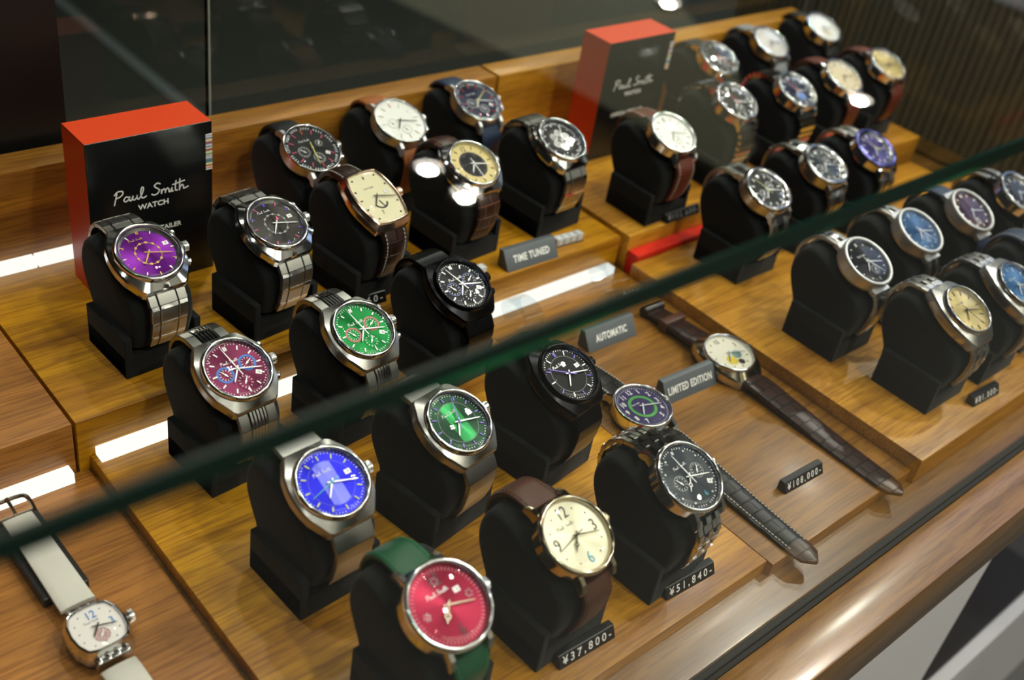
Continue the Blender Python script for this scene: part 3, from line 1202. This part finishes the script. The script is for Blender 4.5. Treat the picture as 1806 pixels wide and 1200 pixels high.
def skeleton(dl):
    """Open-worked movement wheels round the centre."""
    for k in range(6):
        a = k * 60 + 20
        x, y = 6.3 * cos(radians(a)), 6.3 * sin(radians(a))
        mb = MB()
        mb.lathe([(2.2, .1), (2.2, .5), (3.1, .5), (3.1, .1), (2.2, .1)], 24, 0, T(x, y, 0))
        for q in range(3):
            mb.box(-2.4, 2.4, -.25, .25, .15, .45, 0, T(x, y, 0) @ RZ(q * 60 + a))
        mb.build('gear_wheel', STEEL, dl)
    MB().lathe([(10.8, .08), (10.8, .03), (0, .08)], 48).build('movement_plate', pmat('movement_dark', '211f28', .45, .3), dl)


def cream_extra(dl):
    MB().lathe([(0, .06), (4.4, .06), (4.4, .02)], 32, 0, T(-3, -6, 0)).build('dial_aperture', pmat('aperture_yellow', 'c8b030', .35, .3), dl)
    mb = MB()
    mb.lathe([(2.2, .1), (2.2, .4), (3.6, .4), (3.6, .1), (2.2, .1)], 28, 0, T(5, -3, 0))
    for q in range(3):
        mb.box(-2.6, 2.6, -.3, .3, .15, .4, 0, T(5, -3, 0) @ RZ(q * 60))
    mb.build('gear_wheel', pmat('gear_teal', '6a9a9c', .3, .5), dl)
    MB().lathe([(0, .1), (2.6, .1), (2.6, .02)], 28, 0, T(3, -10, 0)).build('dial_aperture', pmat('aperture_dark', '2a2620', .3), dl)


def reserve(dl):
    mb = MB()
    for k in range(11):
        a0, a1 = radians(200 + k * 13), radians(213 + k * 13)
        mb.add([(4.2 * cos(a0), -4 + 4.2 * sin(a0), .06), (5.6 * cos(a0), -4 + 5.6 * sin(a0), .06), (5.6 * cos(a1), -4 + 5.6 * sin(a1), .06), (4.2 * cos(a1), -4 + 4.2 * sin(a1), .06)], [(0, 1, 2, 3)])
    mb.build('reserve_scale', DARK, dl)
    mb = hand(MB(), 165, 5.5, .5, .3, 1, .3, .45, 0)
    mb.build('reserve_hand', DARK, dl, T(0, -4, 0))


def redbead(dl):
    for h_ in (0, 3, 9):
        a = radians(h_ * 30)
        mb = MB()
        for q in range(6):
            b_ = q * pi / 3
            mb.lathe([(.45, .05), (.45, .5), (0, .7)], 10, 0, T(11.8 * sin(a) + 1.5 * cos(b_), 11.8 * cos(a) + 1.5 * sin(b_), 0))
        mb.build('stone_cluster', pmat('stones', 'd8c8d0', .05, .6), dl)


CU = dict(case='cushion', metal=BRUSHED, bezel=STEEL, R=19.6, Rd=16.4, bh=3.0, band='broad', bw=(23, 20), logo=(-1.5, 5.6, 11, SILVERPRINT))
RO = dict(case='round', metal=STEEL, R=20.4, Rd=17.6, bh=2.0, bw=(20, 17))
SUB3 = lambda bg, ring, rw=.9, r=4.9: [(-7.4, -.8, r, bg, ring, rw, 330), (7.2, 1.6, r, bg, ring, rw, 60), (.6, -8.2, r * .92, bg, bg, .3, 40)]

ROWC = 'chronograph and dress watches on the suede stands'


def mk(base, **kw):
    d = dict(base)
    d.update(kw)
    d['group'] = ROWC
    return d


U, Lo, RB = 36, 9.8, 20
WATCHES = [
    # x, y(dial), z, yaw, spec, watch label, stand label
    (378.0, 566, U, 4, mk(RO, casemat=SATIN, R=20.6, Rd=18.6, bh=1.6, top=1.2, dial=D_MATBLACK, flange=None, track=(16.6, 18.2, .45), mark=(12.6, 16.2, .5, PINK, [3], ORANGE, [0]), single12=True,
        subs=[(-7, -1.2, 4.4, D_MATBLACK, GREYPRINT, .35, 320), (1, -8.2, 4.2, D_MATBLACK, GREYPRINT, .35, 330), (7.4, 3.0, 3.4, D_MATBLACK, D_MATBLACK, .3, 30)], date=(9.5, -6, -30, SILVERPRINT), sec=190, secmat=YELLOW,
        hands=D_MATBLACK, logo=(-2, 7.4, 9, SILVERPRINT), strap=BLACKLEATHER, push=True),
        'black dial steel chronograph with red markers, rear row beside the left box', 'black suede stand under the black dial chronograph with red markers'),
    (459.5, 577, U, 3, mk(RO, casemat=SATIN, R=20.6, Rd=18.8, bh=1.6, dial=D_WHITE, mark=(12.6, 16.6, .45, pmat('pale_marker', 'c8c8c4', .4), [], ORANGE, [0]), single12=True,
        subs=[(-7, -.8, 4.4, D_WHITE, pmat('pale_marker', 'c8c8c4', .4), .3, 320), (1, -8.2, 4.2, D_WHITE, pmat('pale_marker', 'c8c8c4', .4), .3, 330)], submat=pmat('pale_marker', 'c8c8c4', .4),
        hands=DARK, strap=TAN, bw=(20, 18), push=True),
        'plain white dial steel watch on tan strap in the rear row', 'black suede stand under the white dial watch with tan strap'),
    (537.1, 582, U, 3, mk(RO, casemat=SATIN, R=20.6, Rd=18.4, bh=1.6, dial=D_NAVY, track=(16.2, 18.0, .45), mark=(12.6, 15.8, .5, RED, [], ORANGE, [0]), single12=True,
        subs=[(-7, -1.2, 4.4, D_NAVY, GREYPRINT, .5, 320), (1, -8.2, 4.2, D_NAVY, GREYPRINT, .5, 330)], date=(9.5, -6, -30, SILVERPRINT), sec=58, secmat=YELLOW, logo=(-2, 7.4, 9, SILVERPRINT), strap=NAVYLEATHER,
        stitch=STITCHN, push=True),
        'navy dial steel chronograph on navy leather strap in the rear row', 'black suede stand under the navy chronograph with navy strap'),
    (226.7, 495.3, U, 3, mk(CU, metal=STEEL, dial=D_PURPLE, flange=FL_STEEL, mark=(13.2, 15.2, .7, GOLDP, [2], SILVERPRINT), ring=(7.4, .3, GOLDP), ringdots=True, date=(12, 3.5, 0, SILVERPRINT), sec=None, logo=(-2.5, 10.4, 9, GOLDP),
        hands=GOLDP, band='bars', push=True),
        'purple sunburst dial steel watch in front of the left red box', 'black suede stand under the purple dial watch'),
    (305.6, 491.7, U, 6, mk(CU, metal=STEEL, dial=D_CHAR, flange=FL_STEEL, mark=(13.0, 15.6, .6, VIOLET, [3], PINK), ring=(7.2, .28, GREYPRINT), ringdots=True, date=(11.2, 2.4, 0, SILVERPRINT), sec=None, logo=(-2.5, 10.2, 9, SILVERPRINT),
        band='bars', push=True, extra=[lambda dl: MB().prism([(1.2, 1.8), (3.6, 2.4), (3.0, 5.4)], .2, .4).build('pink_pointer', PINK, dl)]),
        'charcoal dial steel watch with small pink pointer right of the left box', 'black suede stand under the charcoal dial watch with pink pointer'),
    (379.4, 492.8, U, 6, mk({}, case='tonneau', metal=ROSE, dial=D_IVORY, mark=(13.8, 15.8, .7, DARK, [3, 6]), single12=True, dots=True, date=(9.0, 1.5, 0, GREYPRINT), sec=None, hands=DARK, strap=DKBROWN, stitch=STITCHW,
        bw=(19, 17), bt=3.8, logo=(-1, 7.6, 8, GREYPRINT), extra=[reserve], nums=[(6.6, '7', 4, DARK)]),
        'rose gold barrel shaped watch with ivory dial and stitched brown strap', 'black suede stand under the rose gold barrel watch'),
    (466.5, 501, U, 4, mk(CU, metal=STEEL, dial=D_YELLOW, R=20, Rd=17, mark=(13.2, 15.8, .5, DARK, [0]), nums=[(0, '12', 5.8, DARK)], numr=13.2, sec=180, logo=None, band='leather', strap=BROWNCROC, bw=(21, 18), bt=3.6,
        extra=[skeleton]),
        'straw yellow dial watch with open movement centre on brown croc strap', 'black suede stand under the straw yellow open movement watch'),
    (552.3, 502.7, U, 4, mk(CU, metal=STEEL, dial=D_MATBLACK, R=20.4, Rd=17.4, track=(15, 16.6, .4), flange=None, mark=(13.2, 14.8, .5, SILVERPRINT, []), logo=None, band='bars', sec=30, extra=[skeleton]),
        'dark skeleton dial steel bracelet watch above the time tuned sign', 'black suede stand under the dark skeleton dial watch'),
    (233.0, 409.4, Lo, 4, mk(CU, dial=D_MAROON, flange=None, track=(15.2, 16.0, .3), mark=(12.0, 14.6, .8, SILVERPRINT, []), subs=SUB3(D_MAROON, BLUEPRINT, 1.2), date=(10.0, -5.8, -30, SILVERPRINT), sec=350, band='ribbed', push=True),
        'maroon dial steel chronograph with blue ringed subdials', 'black suede stand under the maroon chronograph with blue rings'),
    (311.5, 406.5, Lo, 5, mk(CU, dial=D_GREEN, flange=None, track=(15.2, 16.0, .3), mark=(12.4, 14.8, .8, SILVERPRINT, []), subs=SUB3(D_GREEN, pmat('dusty_rose', 'b0685e', .4), 1.2), date=(10.0, -5.8, -30, SILVERPRINT), sec=350,
        band='ribbed', push=True),
        'bright green dial steel chronograph with dusty rose ringed subdials', 'black suede stand under the bright green chronograph'),
    (392.0, 415.7, Lo, 5, mk(CU, metal=BLACKBRUSH, bezel=BLACKSTEEL, dial=D_BLACK, flange=None, track=(15.0, 15.9, .35), mark=(12.2, 14.8, .9, SILVERPRINT, []), subs=SUB3(D_BLACK, pmat('blue_grey_ring', '3a4a8a', .4), .6), date=(10.0, -5.8, -30, SILVERPRINT),
        sec=340, band='broad', bmat=BLACKBAND, push=True),
        'black plated chronograph with black dial and silver markers', 'black suede stand under the black plated chronograph'),
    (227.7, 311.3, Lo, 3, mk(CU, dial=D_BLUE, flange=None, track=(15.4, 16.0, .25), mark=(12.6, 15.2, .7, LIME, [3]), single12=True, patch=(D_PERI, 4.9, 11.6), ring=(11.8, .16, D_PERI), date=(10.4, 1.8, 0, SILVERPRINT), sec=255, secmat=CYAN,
        logo=(-1.5, 6.6, 10.5, WHITE)),
        'vivid blue dial steel watch with cyan seconds hand', 'black suede stand under the vivid blue dial watch'),
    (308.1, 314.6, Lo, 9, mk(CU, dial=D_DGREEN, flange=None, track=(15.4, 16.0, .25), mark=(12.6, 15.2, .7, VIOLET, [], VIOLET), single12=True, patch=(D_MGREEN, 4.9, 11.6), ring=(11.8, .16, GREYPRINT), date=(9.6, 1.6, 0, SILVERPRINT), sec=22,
        secmat=VIOLET, logo=(-1.5, 6.4, 10.5, WHITE)),
        'dark green dial steel watch with lighter green centre panel', 'black suede stand under the dark green dial watch'),
    (388.8, 314.8, Lo, 8, mk(CU, metal=BLACKBRUSH, bezel=BLACKSTEEL, dial=D_GLOSS, flange=None, track=(15.2, 16.0, .3), mark=(12.2, 15.2, .7, VIOLET, [], SILVERPRINT), ring=(11.8, .16, GREYPRINT), date=(9.4, 2.0, 0, SILVERPRINT), sec=305,
        secmat=VIOLET, logo=(-2, 7.2, 10.5, SILVERPRINT), bmat=BLACKBAND),
        'all black watch with violet seconds hand behind the cream dial watch', 'black suede stand under the all black watch with violet hand'),
    (228.2, 221.7, Lo, 2, mk(RO, R=21.2, Rd=18.0, bh=3.2, dial=D_RED, flange=None, track=(15.8, 17.4, .3), trackmat=pmat('rose_track', 'd88a9a', .4), alltrack=True, nums=[(0, '12', 8.5, DARKPLUM), (6, '6', 8.5, DARKPLUM)],
        logo=(-1.5, 6.8, 12, SILVERPRINT), hands=BRONZE, ringhand=1.5, date=(7.6, 4.2, 0, SILVERPRINT), strap=GREENLEATHER, stitch=STITCHG, extra=[redbead], dome=1.4),
        'crimson dial watch on green leather strap at the very front', 'black suede stand under the crimson watch with green strap'),
    (305.0, 220.9, Lo, 3, mk(RO, metal=PALEGOLD, R=20.4, Rd=17.4, bh=2.6, dial=D_CREAM, mark=(13.2, 14.8, .45, GREYPRINT, [0, 3, 6, 9]), dots=True, nums=[(0, '12', 8.8, DARK), (3, '3', 8.6, DARK), (6, '6', 8.6, CYAN), (9, '9', 8.6, DARK)],
        numr=12.2, logo=(-2.2, 6.4, 11, GREYPRINT), hands=PALEGOLD, ringhand=1.2, sec=258, strap=CHESTNUT, stitch=STITCHB),
        'champagne dial watch with large numerals on brown leather strap', 'black suede stand under the champagne dial watch with numerals'),
    (384.3, 218.5, Lo, 4, mk(RO, metal=STEEL, R=20.4, Rd=17.4, bh=2.6, dial=D_SLATE, flange=None, track=(16.0, 17.0, .35), mark=(13.8, 15.6, .6, SILVERPRINT, [3, 9, 6]), dots=True,
        subs=[(-7.4, -.6, 4.3, D_SLATE, GREYPRINT, .35, 330), (7.4, .8, 4.3, D_SLATE, GREYPRINT, .35, 35)], date=(10.5, -7.5, -30, SILVERPRINT), sec=350, logo=(-1, 7.2, 10, SILVERPRINT), ringhand=1.2, band='five', bmat=[STEEL, BRUSHED],
        bw=(20, 17), push=False, extra=[lambda dl: MB().text('6', 4.2, T(3.2, -11.5, .05), depth=.2).build('numeral', CYAN, dl)]),
        'slate grey two register chronograph on beaded steel bracelet', 'black suede stand under the slate grey chronograph'),
    # right hand group
    (646.5, 475, U, 0, mk(RO, R=20.6, Rd=17.6, bh=2.2, dial=D_WHITE, knurl=False, mark=(12.6, 15.6, .6, GREYPRINT, [], GREYPRINT), nums=[(0, '12', 4, GREYPRINT)], subs=[(0, -7, 4, D_WHITE, GREYPRINT, .3, 40)], submat=GREYPRINT, hands=GREYPRINT,
        strap=REDBROWN, stitch=STITCHW, bw=(20, 17), bt=3.6),
        'blurred white dial watch on brown strap in front of the right box', 'black suede stand in front of the right box under the white dial'),
    (812.7, 568, U, 0, mk(RO, dial=D_MATBLACK, flange=FL_STEEL, mark=(12.6, 15.6, .8, GREYPRINT, []), subs=[(3, -6, 5, D_NAVY, GREYPRINT, .4, 40)], sec=150, secmat=RED, strap=BLACKLEATHER),
        'black dial watch on black strap in the rear row right of the right box', 'black suede stand right of the right box, rear row'),
    (901.5, 576, U, 0, mk(RO, dial=D_SILVER, casemat=BRUSHED, mark=(12.6, 15.6, .5, GREYPRINT, []), strap=GREYLEATHER, hands=DARK),
        'silver dial watch on pale grey strap in the rear row', 'black suede stand under the silver dial watch with grey strap'),
    (998.1, 582.5, U, 0, mk(RO, dial=D_WHITE, mark=(12.6, 15.6, .5, GREYPRINT, []), strap=BLACKLEATHER, hands=PALEGOLD, subs=[(1, -7, 3.6, D_TAN, GOLDP, .5, 40)]),
        'white dial watch at the far right end of the rear row', 'black suede stand at the far end of the rear row'),
    (748.0, 494.3, U, 0, mk(RO, R=20.8, Rd=17.0, bh=2.8, dial=D_MATBLACK, flange=FL_STEEL, mark=(12.4, 15.4, .9, SILVERPRINT, []), sec=340, secmat=RED, subs=[(0, -7, 4.6, D_MATBLACK, GREYPRINT, .4, 40)], band='rods', bw=(21, 19),
        bmat=[pmat('dark_underlink', '4a3426', .35, 1), STEEL]),
        'black dial watch with red seconds hand on bright ribbed bracelet', 'black suede stand under the black dial watch with ribbed bracelet'),
    (825.3, 487.8, U, 0, mk(RO, R=20.8, Rd=17.0, bh=2.8, dial=D_NAVY, flange=FL_STEEL, mark=(12.4, 15.4, .9, SILVERPRINT, []), sec=335, secmat=RED, subs=[(1, -6, 5.2, BLUEPRINT, GREYPRINT, .5, 40)], band='rods', bw=(21, 19),
        bmat=[pmat('dark_underlink', '4a3426', .35, 1), STEEL]),
        'blue dial watch with blue subdial on bright ribbed bracelet', 'black suede stand under the blue dial watch with ribbed bracelet'),
    (902.1, 490.5, U, 0, mk(RO, dial=D_TAN, mark=(12.6, 15.6, .6, DARK, [], BRONZE), hands=REDBROWN, strap=REDBROWN, bw=(20, 17)),
        'tan dial watch on red brown strap, nearer of the two tan dials', 'black suede stand under the nearer tan dial watch'),
    (977.4, 491.2, U, 0, mk(RO, dial=D_STRAW, mark=(12.6, 15.6, .6, DARK, [], BRONZE), hands=REDBROWN, strap=REDBROWN, bw=(20, 17)),
        'straw dial watch on red brown strap beside the fluted wall', 'black suede stand beside the fluted wall under the straw dial'),
    (671.5, 395, RB, 0, mk(RO, R=21, Rd=15.8, bh=2.8, casemat=BRUSHED, dial=D_MATBLACK, flange=FL_STEEL, knurl=True, mark=(11.6, 14.4, .8, SILVERPRINT, []), subs=[(-6, -2, 4, D_SLATE, GREYPRINT, .5, 40), (5.4, 3, 4, D_SLATE, GREYPRINT, .5, 100)], sec=335,
        secmat=YELLOW, band='three', bw=(21, 18), push=True),
        'black dial chronograph with yellow seconds hand and knurled steel bezel', 'black suede stand beside the red strip'),
    (755.5, 401, RB, 0, mk(RO, R=21, Rd=15.8, bh=2.8, casemat=BRUSHED, dial=D_SLATE, flange=FL_STEEL, knurl=True, mark=(11.6, 14.4, .8, SILVERPRINT, []), subs=[(-6, -2, 4, D_SLATE, GREYPRINT, .5, 40), (5.4, 3, 4, D_SLATE, GREYPRINT, .5, 100)],
        band='three', bw=(21, 18), push=True),
        'steel blue dial chronograph right of the yellow handed one', 'black suede stand under the steel blue chronograph'),
    (827.5, 399.6, RB, 0, mk(RO, R=21, Rd=16.4, bh=2.4, bezel=pmat('violet_bezel', '6a68a8', .15, 1), dial=D_VIOLET, flange=FL_STEEL, mark=(11.6, 14.4, .8, SILVERPRINT, []), sec=330, secmat=YELLOW, band='three', bw=(21, 18), push=True),
        'violet dial watch with violet bezel at the end of its row', 'black suede stand under the violet dial watch'),
    (653.8, 291.6, RB, 0, mk(RO, case='drum', nolugs=True, R=20.6, Rd=17.2, bh=2.4, casemat=SATIN, bezel=SATIN, dial=D_BLACK, mark=(13.0, 15.6, .6, SILVERPRINT, []), dots=True, sec=145, subs=[(2, -7, 3.8, D_BLACK, GREYPRINT, .3, 200)],
        logo=(-2, 5.6, 9, SILVERPRINT), band='three', bw=(15, 14), push=False),
        'black dial drum cased steel watch just below the green glass edge', 'black suede stand under the black dial drum cased watch'),
    (732.8, 297.8, RB, 0, mk(RO, case='drum', nolugs=True, R=20.6, Rd=17.2, bh=2.4, casemat=SATIN, bezel=SATIN, dial=sunburst('dial_steel_blue', '2c5078', .6), mark=(13.0, 15.6, .6, SILVERPRINT, []), dots=True, sec=145, subs=[(2, -7, 3.8, D_SKY, GREYPRINT, .3, 200)],
        band='three', bw=(15, 14)),
        'sky blue dial drum cased steel watch right of the black one', 'black suede stand under the sky blue drum cased watch'),
    (806.0, 295.3, RB, 0, mk(RO, case='drum', nolugs=True, R=20.6, Rd=17.2, bh=2.4, casemat=SATIN, bezel=SATIN, dial=D_PLUM, mark=(13.0, 15.6, .9, WHITE, []), dots=True, nums=[(6.4, 'O', 8, WHITE)], numr=10, strap=NAVYLEATHER, bw=(18, 16)),
        'plum dial drum cased watch with white disc on navy strap', 'black suede stand under the plum dial watch'),
    (663.5, 219.3, RB, 0, mk(CU, case='octo', metal=BRUSHED, R=19.0, Rd=16.2, bh=3.4, dial=D_STRAW, mark=(11.8, 15.2, .6, DARK, []), single12=True, sec=160, secmat=DARK, hands=DARK, logo=(-1, 6, 9, GREYPRINT), band='five', bmat=[BRUSHED, STEEL],
        bw=(22, 18)),
        'sand dial steel bracelet watch beside the rightmost price tag', 'black suede stand beside the rightmost price tag'),
    (731.6, 216.6, RB, 0, mk(CU, case='octo', metal=BRUSHED, R=19.0, Rd=16.2, bh=3.4, dial=D_SKY, mark=(11.8, 15.2, .6, SILVERPRINT, []), single12=True, sec=160, logo=(-1, 6, 9, SILVERPRINT), band='five', bmat=[BRUSHED, STEEL], bw=(22, 18)),
        'steel blue dial bracelet watch cut by the right side of the photo', 'black suede stand right of the sand dial watch'),
    (878.0, 292.0, RB, 0, mk(RO, R=20.6, Rd=16.4, bh=2.8, dial=D_MATBLACK, flange=FL_STEEL, knurl=True, mark=(11.6, 14.4, .8, SILVERPRINT, []), band='three', bw=(21, 18)),
        'dark dial steel watch half out of the photo beyond the plum one', 'black suede stand beyond the plum dial watch'),
    (801.0, 220.0, RB, 0, mk(RO, dial=D_NAVY, mark=(12.6, 15.6, .6, SILVERPRINT, []), strap=NAVYLEATHER, stitch=STITCHW, bw=(20, 18)),
        'watch showing only its stitched navy strap at the right side of the photo', 'black suede stand under the stitched navy strap'),
]
for x, y, z, rz, sp, wl, sl in WATCHES:
    stand(x, y, z, rz, sl)
    make_watch('wristwatch', wl, (x, y, z), rz, sp)


# ---- watches lying flat
def flat_paths(zc, tilt, front, rear, drop):
    """Strap centre lines for a watch lying on a board: (y, z) in the watch frame, board at z=0."""
    D = T(0, 0, zc) @ RX(tilt)
    a = D @ Vector((0, -20.6, -6.0))
    b_ = D @ Vector((0, 20.6, -6.0))
    fpts = [(0, a.y, a.z)] + [(0, p, q) for p, q in front]
    rpts = [(0, b_.y, b_.z)] + [(0, p, q) for p, q in rear]
    return D, [([(p.y, p.z) for p in catmull(fpts, 8)], True), ([(p.y, p.z) for p in catmull(rpts, 8)], False)]


D1, P1 = flat_paths(11.6, 5, [(-32, 6.2), (-60, 4.4), (-100, 2.4), (-146, 1.6)], [(30, 7.5), (44, 6.6), (62, 4.6), (76, 2.6)], 0)
make_watch('wristwatch', 'watch lying flat with purple and green dial on black croc strap', (470.6, 315.5, Lo), -1.2,
           mk(RO, R=20.2, Rd=17.4, bh=2.2, dial=pmat('dial_deep_purple', '2c2252', .3), flange=None, track=(16.2, 17.2, .3), alltrack=True, ring=(9.8, 2.0, GREENP), logo=(-3, 3.6, 7, SILVERPRINT),
              nums=[(i, str(i or 12), 5.4, WHITE) for i in (0, 1, 2, 3, 4, 5, 7, 8, 9, 10, 11)], numr=13.4, strap=BLACKCROC, stitch=STITCHW, bw=(20, 17), bt=4.0), D1, P1)
D2, P2 = flat_paths(12.2, 6, [(-32, 6.2), (-60, 4.6), (-100, 2.4), (-150, 1.6)], [(30, 7.5), (44, 6.8), (58, 5.6), (72, 4.2)], 0)
wf = make_watch('wristwatch', 'watch lying flat with ivory open work dial on long brown croc strap', (568.2, 323.5, Lo), -1.2,
                mk(CU, case='octo', metal=PALEGOLD, R=19.4, Rd=17.0, bh=2.2, dial=pmat('dial_bone', 'd6d2c2', .35), nums=[(0, '12', 5.6, DARK), (2.2, '3', 5, DARK)], numr=12.6, logo=None, sec=None, extra=[cream_extra], mark=(13, 14.6, .4, DARK, [0, 2, 3]),
                   hands=GREYPRINT, band='leather', strap=DKBROWN, bw=(21, 17), bt=4.2), D2, P2)
# rolled strap end and keeper of the brown strap
kp = MB()
kp.box(-11, 11, 50, 57, -.2, 9.6)
kp.build('keeper', CHESTNUT, wf, bevel=1.2, seg=2)
kp = MB()
kp.lathe([(0, -10), (3.6, -10), (4.4, -9), (4.4, 9), (3.6, 10), (0, 10)], 20, 0, T(0, 74, 4.6) @ RY(90))
kp.build('rolled_end', DKBROWN, wf)
D3, P3 = flat_paths(12.5, 4, [(-30, 6.0), (-50, 4.5), (-80, 3.0), (-110, 2.0)], [(28, 8.0), (50, 9.0), (72, 9.6), (92, 9.2)], 0)
wc = make_watch('wristwatch', 'square steel watch with white dial on cream leather strap', (122.8, 344.0, 1.5), 1.5,
                mk({}, case='square', metal=STEEL, dial=pmat('dial_pearl', 'e2dcd8', .25), nums=[(0, '12', 6.6, BLUEPRINT), (3, '3', 6.0, BLUEPRINT)], numr=11.6, mark=(13.2, 14.6, .4, GREYPRINT, [0, 3]), dots=True,
                   subs=[(0, -5.0, 3.8, pmat('dusty_pink', 'b08a88', .4), pmat('dusty_pink', 'b08a88', .4), .3, 40)], logo=(-1, 4.2, 7.5, GREYPRINT), hands=DARK, strap=CREAMLEATHER, bw=(17, 15), bt=2.6), D3, P3)
bk = MB()
bk.tube(catmull([(-9, 88, 10), (-9.6, 97, 10.5), (-8, 102, 11), (0, 103, 11), (8, 102, 11), (9.6, 97, 10.5), (9, 88, 10)], 5), 1.1, 8)
bk.tube([(-9.4, 91, 10), (9.4, 91, 10)], .8, 8)
bk.tube([(-.4, 91, 10.6), (-.2, 97, 12), (0, 103, 12)], .9, 8)
bk.build('buckle', BRONZE, wc)
rest = MB()
rest.box(-11.5, 11.5, 34, 95, 0, 6.4)
o = rest.build('watch_rest', BLACKPLASTIC, bevel=.5)
o.location = (.1228, .344, .0015)
o.rotation_euler = (0, 0, radians(1.5))
tag(o, 'black rest block under the cream leather strap', 'watch rest')


# ------------------------------------------------------------------ signs, price tags, number cubes
def wedge(mb, W, dep, H, back=2.0, mi=0):
    mb.loft([[(-W / 2, -dep, 0), (-W / 2, 0, H), (-W / 2, back, H), (-W / 2, back, 0)], [(W / 2, -dep, 0), (W / 2, 0, H), (W / 2, back, H), (W / 2, back, 0)]], mi=mi)


def info_sign(x, y, z, rz, txt, label, W=48.5, tsx=.70):
    e = empty('tent_sign', (x, y, z), rz, label, 'sign', 'grey tent signs with white lettering')
    mb = MB()
    wedge(mb, W, 8.5, 13.5, 4.5)
    mb.build('body', SIGNBLACK, e, bevel=.3)
    ang = math.degrees(math.atan2(13.5, 8.5))
    M = T(0, -4.25, 6.75) @ RX(ang) @ T(0, 0, .02)
    MB().fit(txt, W * tsx, 7.2, depth=.12, bold=.03, spacing=1.12).build('lettering', WHITE, e, M)
    return e


info_sign(503.5, 470, U, -2, 'TIME TUNED', 'grey tent sign reading time tuned')
info_sign(516.5, 392.5, Lo, -2, 'AUTOMATIC', 'grey tent sign reading automatic', W=47, tsx=.64)
info_sign(523.5, 323, Lo, -3, 'LIMITED EDITION', 'grey tent sign reading limited edition', W=49, tsx=.86)


def price_tag(x, y, z, rz, txt, label, W=38.5, mat=WHITE, back=4.0):
    e = empty('price_tag', (x, y, z), rz, label, 'price tag', 'black price tags with white figures')
    mb = MB()
    wedge(mb, W, 3.4, 7.2, back)
    mb.build('body', BLACKPLASTIC, e, bevel=.4)
    ang = math.degrees(math.atan2(7.2, 3.4))
    M = T(0, -1.7, 3.6) @ RX(ang) @ T(0, 0, .02)
    MB().fit(txt, W * .86, 6.2, depth=.1, spacing=1.5, shear=.10, bold=.008).build('figures', mat, e, M)
    return e


price_tag(312, 203.5, Lo, -2, '\u00a537,800-', 'black price tag reading 37,800 yen')
price_tag(391.5, 203, Lo, -3, '\u00a551,840-', 'black price tag reading 51,840 yen')
price_tag(518.5, 219, Lo, -2, '\u00a5108,000-', 'black price tag reading 108,000 yen')
price_tag(697, 194, RB, -3, '\u00a581,000-', 'black price tag reading 81,000 yen', W=34)
price_tag(664, 459.9, U, 0, '\u00a5102,600-', 'black price tag in front of the white dial watch at right', W=42, mat=GREYPRINT, back=1.6)
price_tag(361, 479, U, -3, '\u00a556,160-', 'black price tag half hidden behind the green chronograph', W=42)


def cube_row(x, y, z, rz, txt, label, pale=True):
    e = empty('price_cubes', (x, y, z), rz, label, 'price cubes', 'rows of number cubes')
    n_ = len(txt)
    MB().box(-n_ * 3.3 - .6, n_ * 3.3 + .6, -.2, 6.6, 0, .8).build('rail', BLACKPLASTIC, e)
    for k, chx in enumerate(txt):
        mb = MB()
        cx = (k - (n_ - 1) / 2) * 6.6
        mb.box(cx - 3.1, cx + 3.1, 0, 6.2, .8, 7.0)
        c_ = mb.build('cube', pmat('cube_pale', 'c6cacd', .25) if pale else pmat('cube_dark', '4a4e54', .3), e, bevel=.5, seg=2)
        MB().text(chx, 5.6, RX(90), depth=.1, sx=.8).build('figure', WHITE, c_, T(cx, -.02, 3.9))
        MB().text(chx, 5.6, Matrix.Identity(4), depth=.1, sx=.8).build('figure', WHITE, c_, T(cx, 3.1, 7.0))
    return e


cube_row(548, 470.5, U, -3, '3240', 'row of pale number cubes right of the time tuned sign')
cube_row(453, 468, U, -3, '300', 'row of number cubes left of the time tuned sign')
cube_row(357, 270, Lo, -4, '8818', 'row of grey number cubes behind the champagne dial watch', False)


# ------------------------------------------------------------------ acrylic watch holders on the dark board
def acrylic_holder(x, y, z, rz, label):
    e = empty('acrylic_holder', (x, y, z), rz, label, 'watch holder', 'clear acrylic watch holders')
    arc = [(sin(radians(a)) * 14, cos(radians(a)) * 8.5 + 9.4) for a in range(-150, 151, 12)]
    fr = band_frames([(p, q) for p, q in arc])
    rings = []
    for s, p, t, nrm in fr:
        rings.append([p + Vector((-8.5, 0, 0)) - nrm * .8, p + Vector((-8.5, 0, 0)) + nrm * .8, p + Vector((8.5, 0, 0)) + nrm * .8, p + Vector((8.5, 0, 0)) - nrm * .8])
    mb = MB()
    mb.loft(rings)
    mb.build('ring', ACRYLIC, e, ang=40)
    pl = MB()
    pl.box(-15, 15, -1.2, 1.2, 0, 9)
    pb = pl.build('name_plate', ACRYLIC, e, T(8, -21, 0) @ RX(-35), bevel=.3)
    MB().sign(17, T(0, 4.6, 0), wd=.5, depth=.08).build('signature_logo', SILVERPRINT, pb, T(0, -1.25, 0) @ RX(90))
    return e


acrylic_holder(474, 437, Lo, -4, 'clear acrylic holder on the dark board by the white strip, left one')
acrylic_holder(565, 440, Lo, -4, 'clear acrylic holder on the dark board below the red strip, right one')
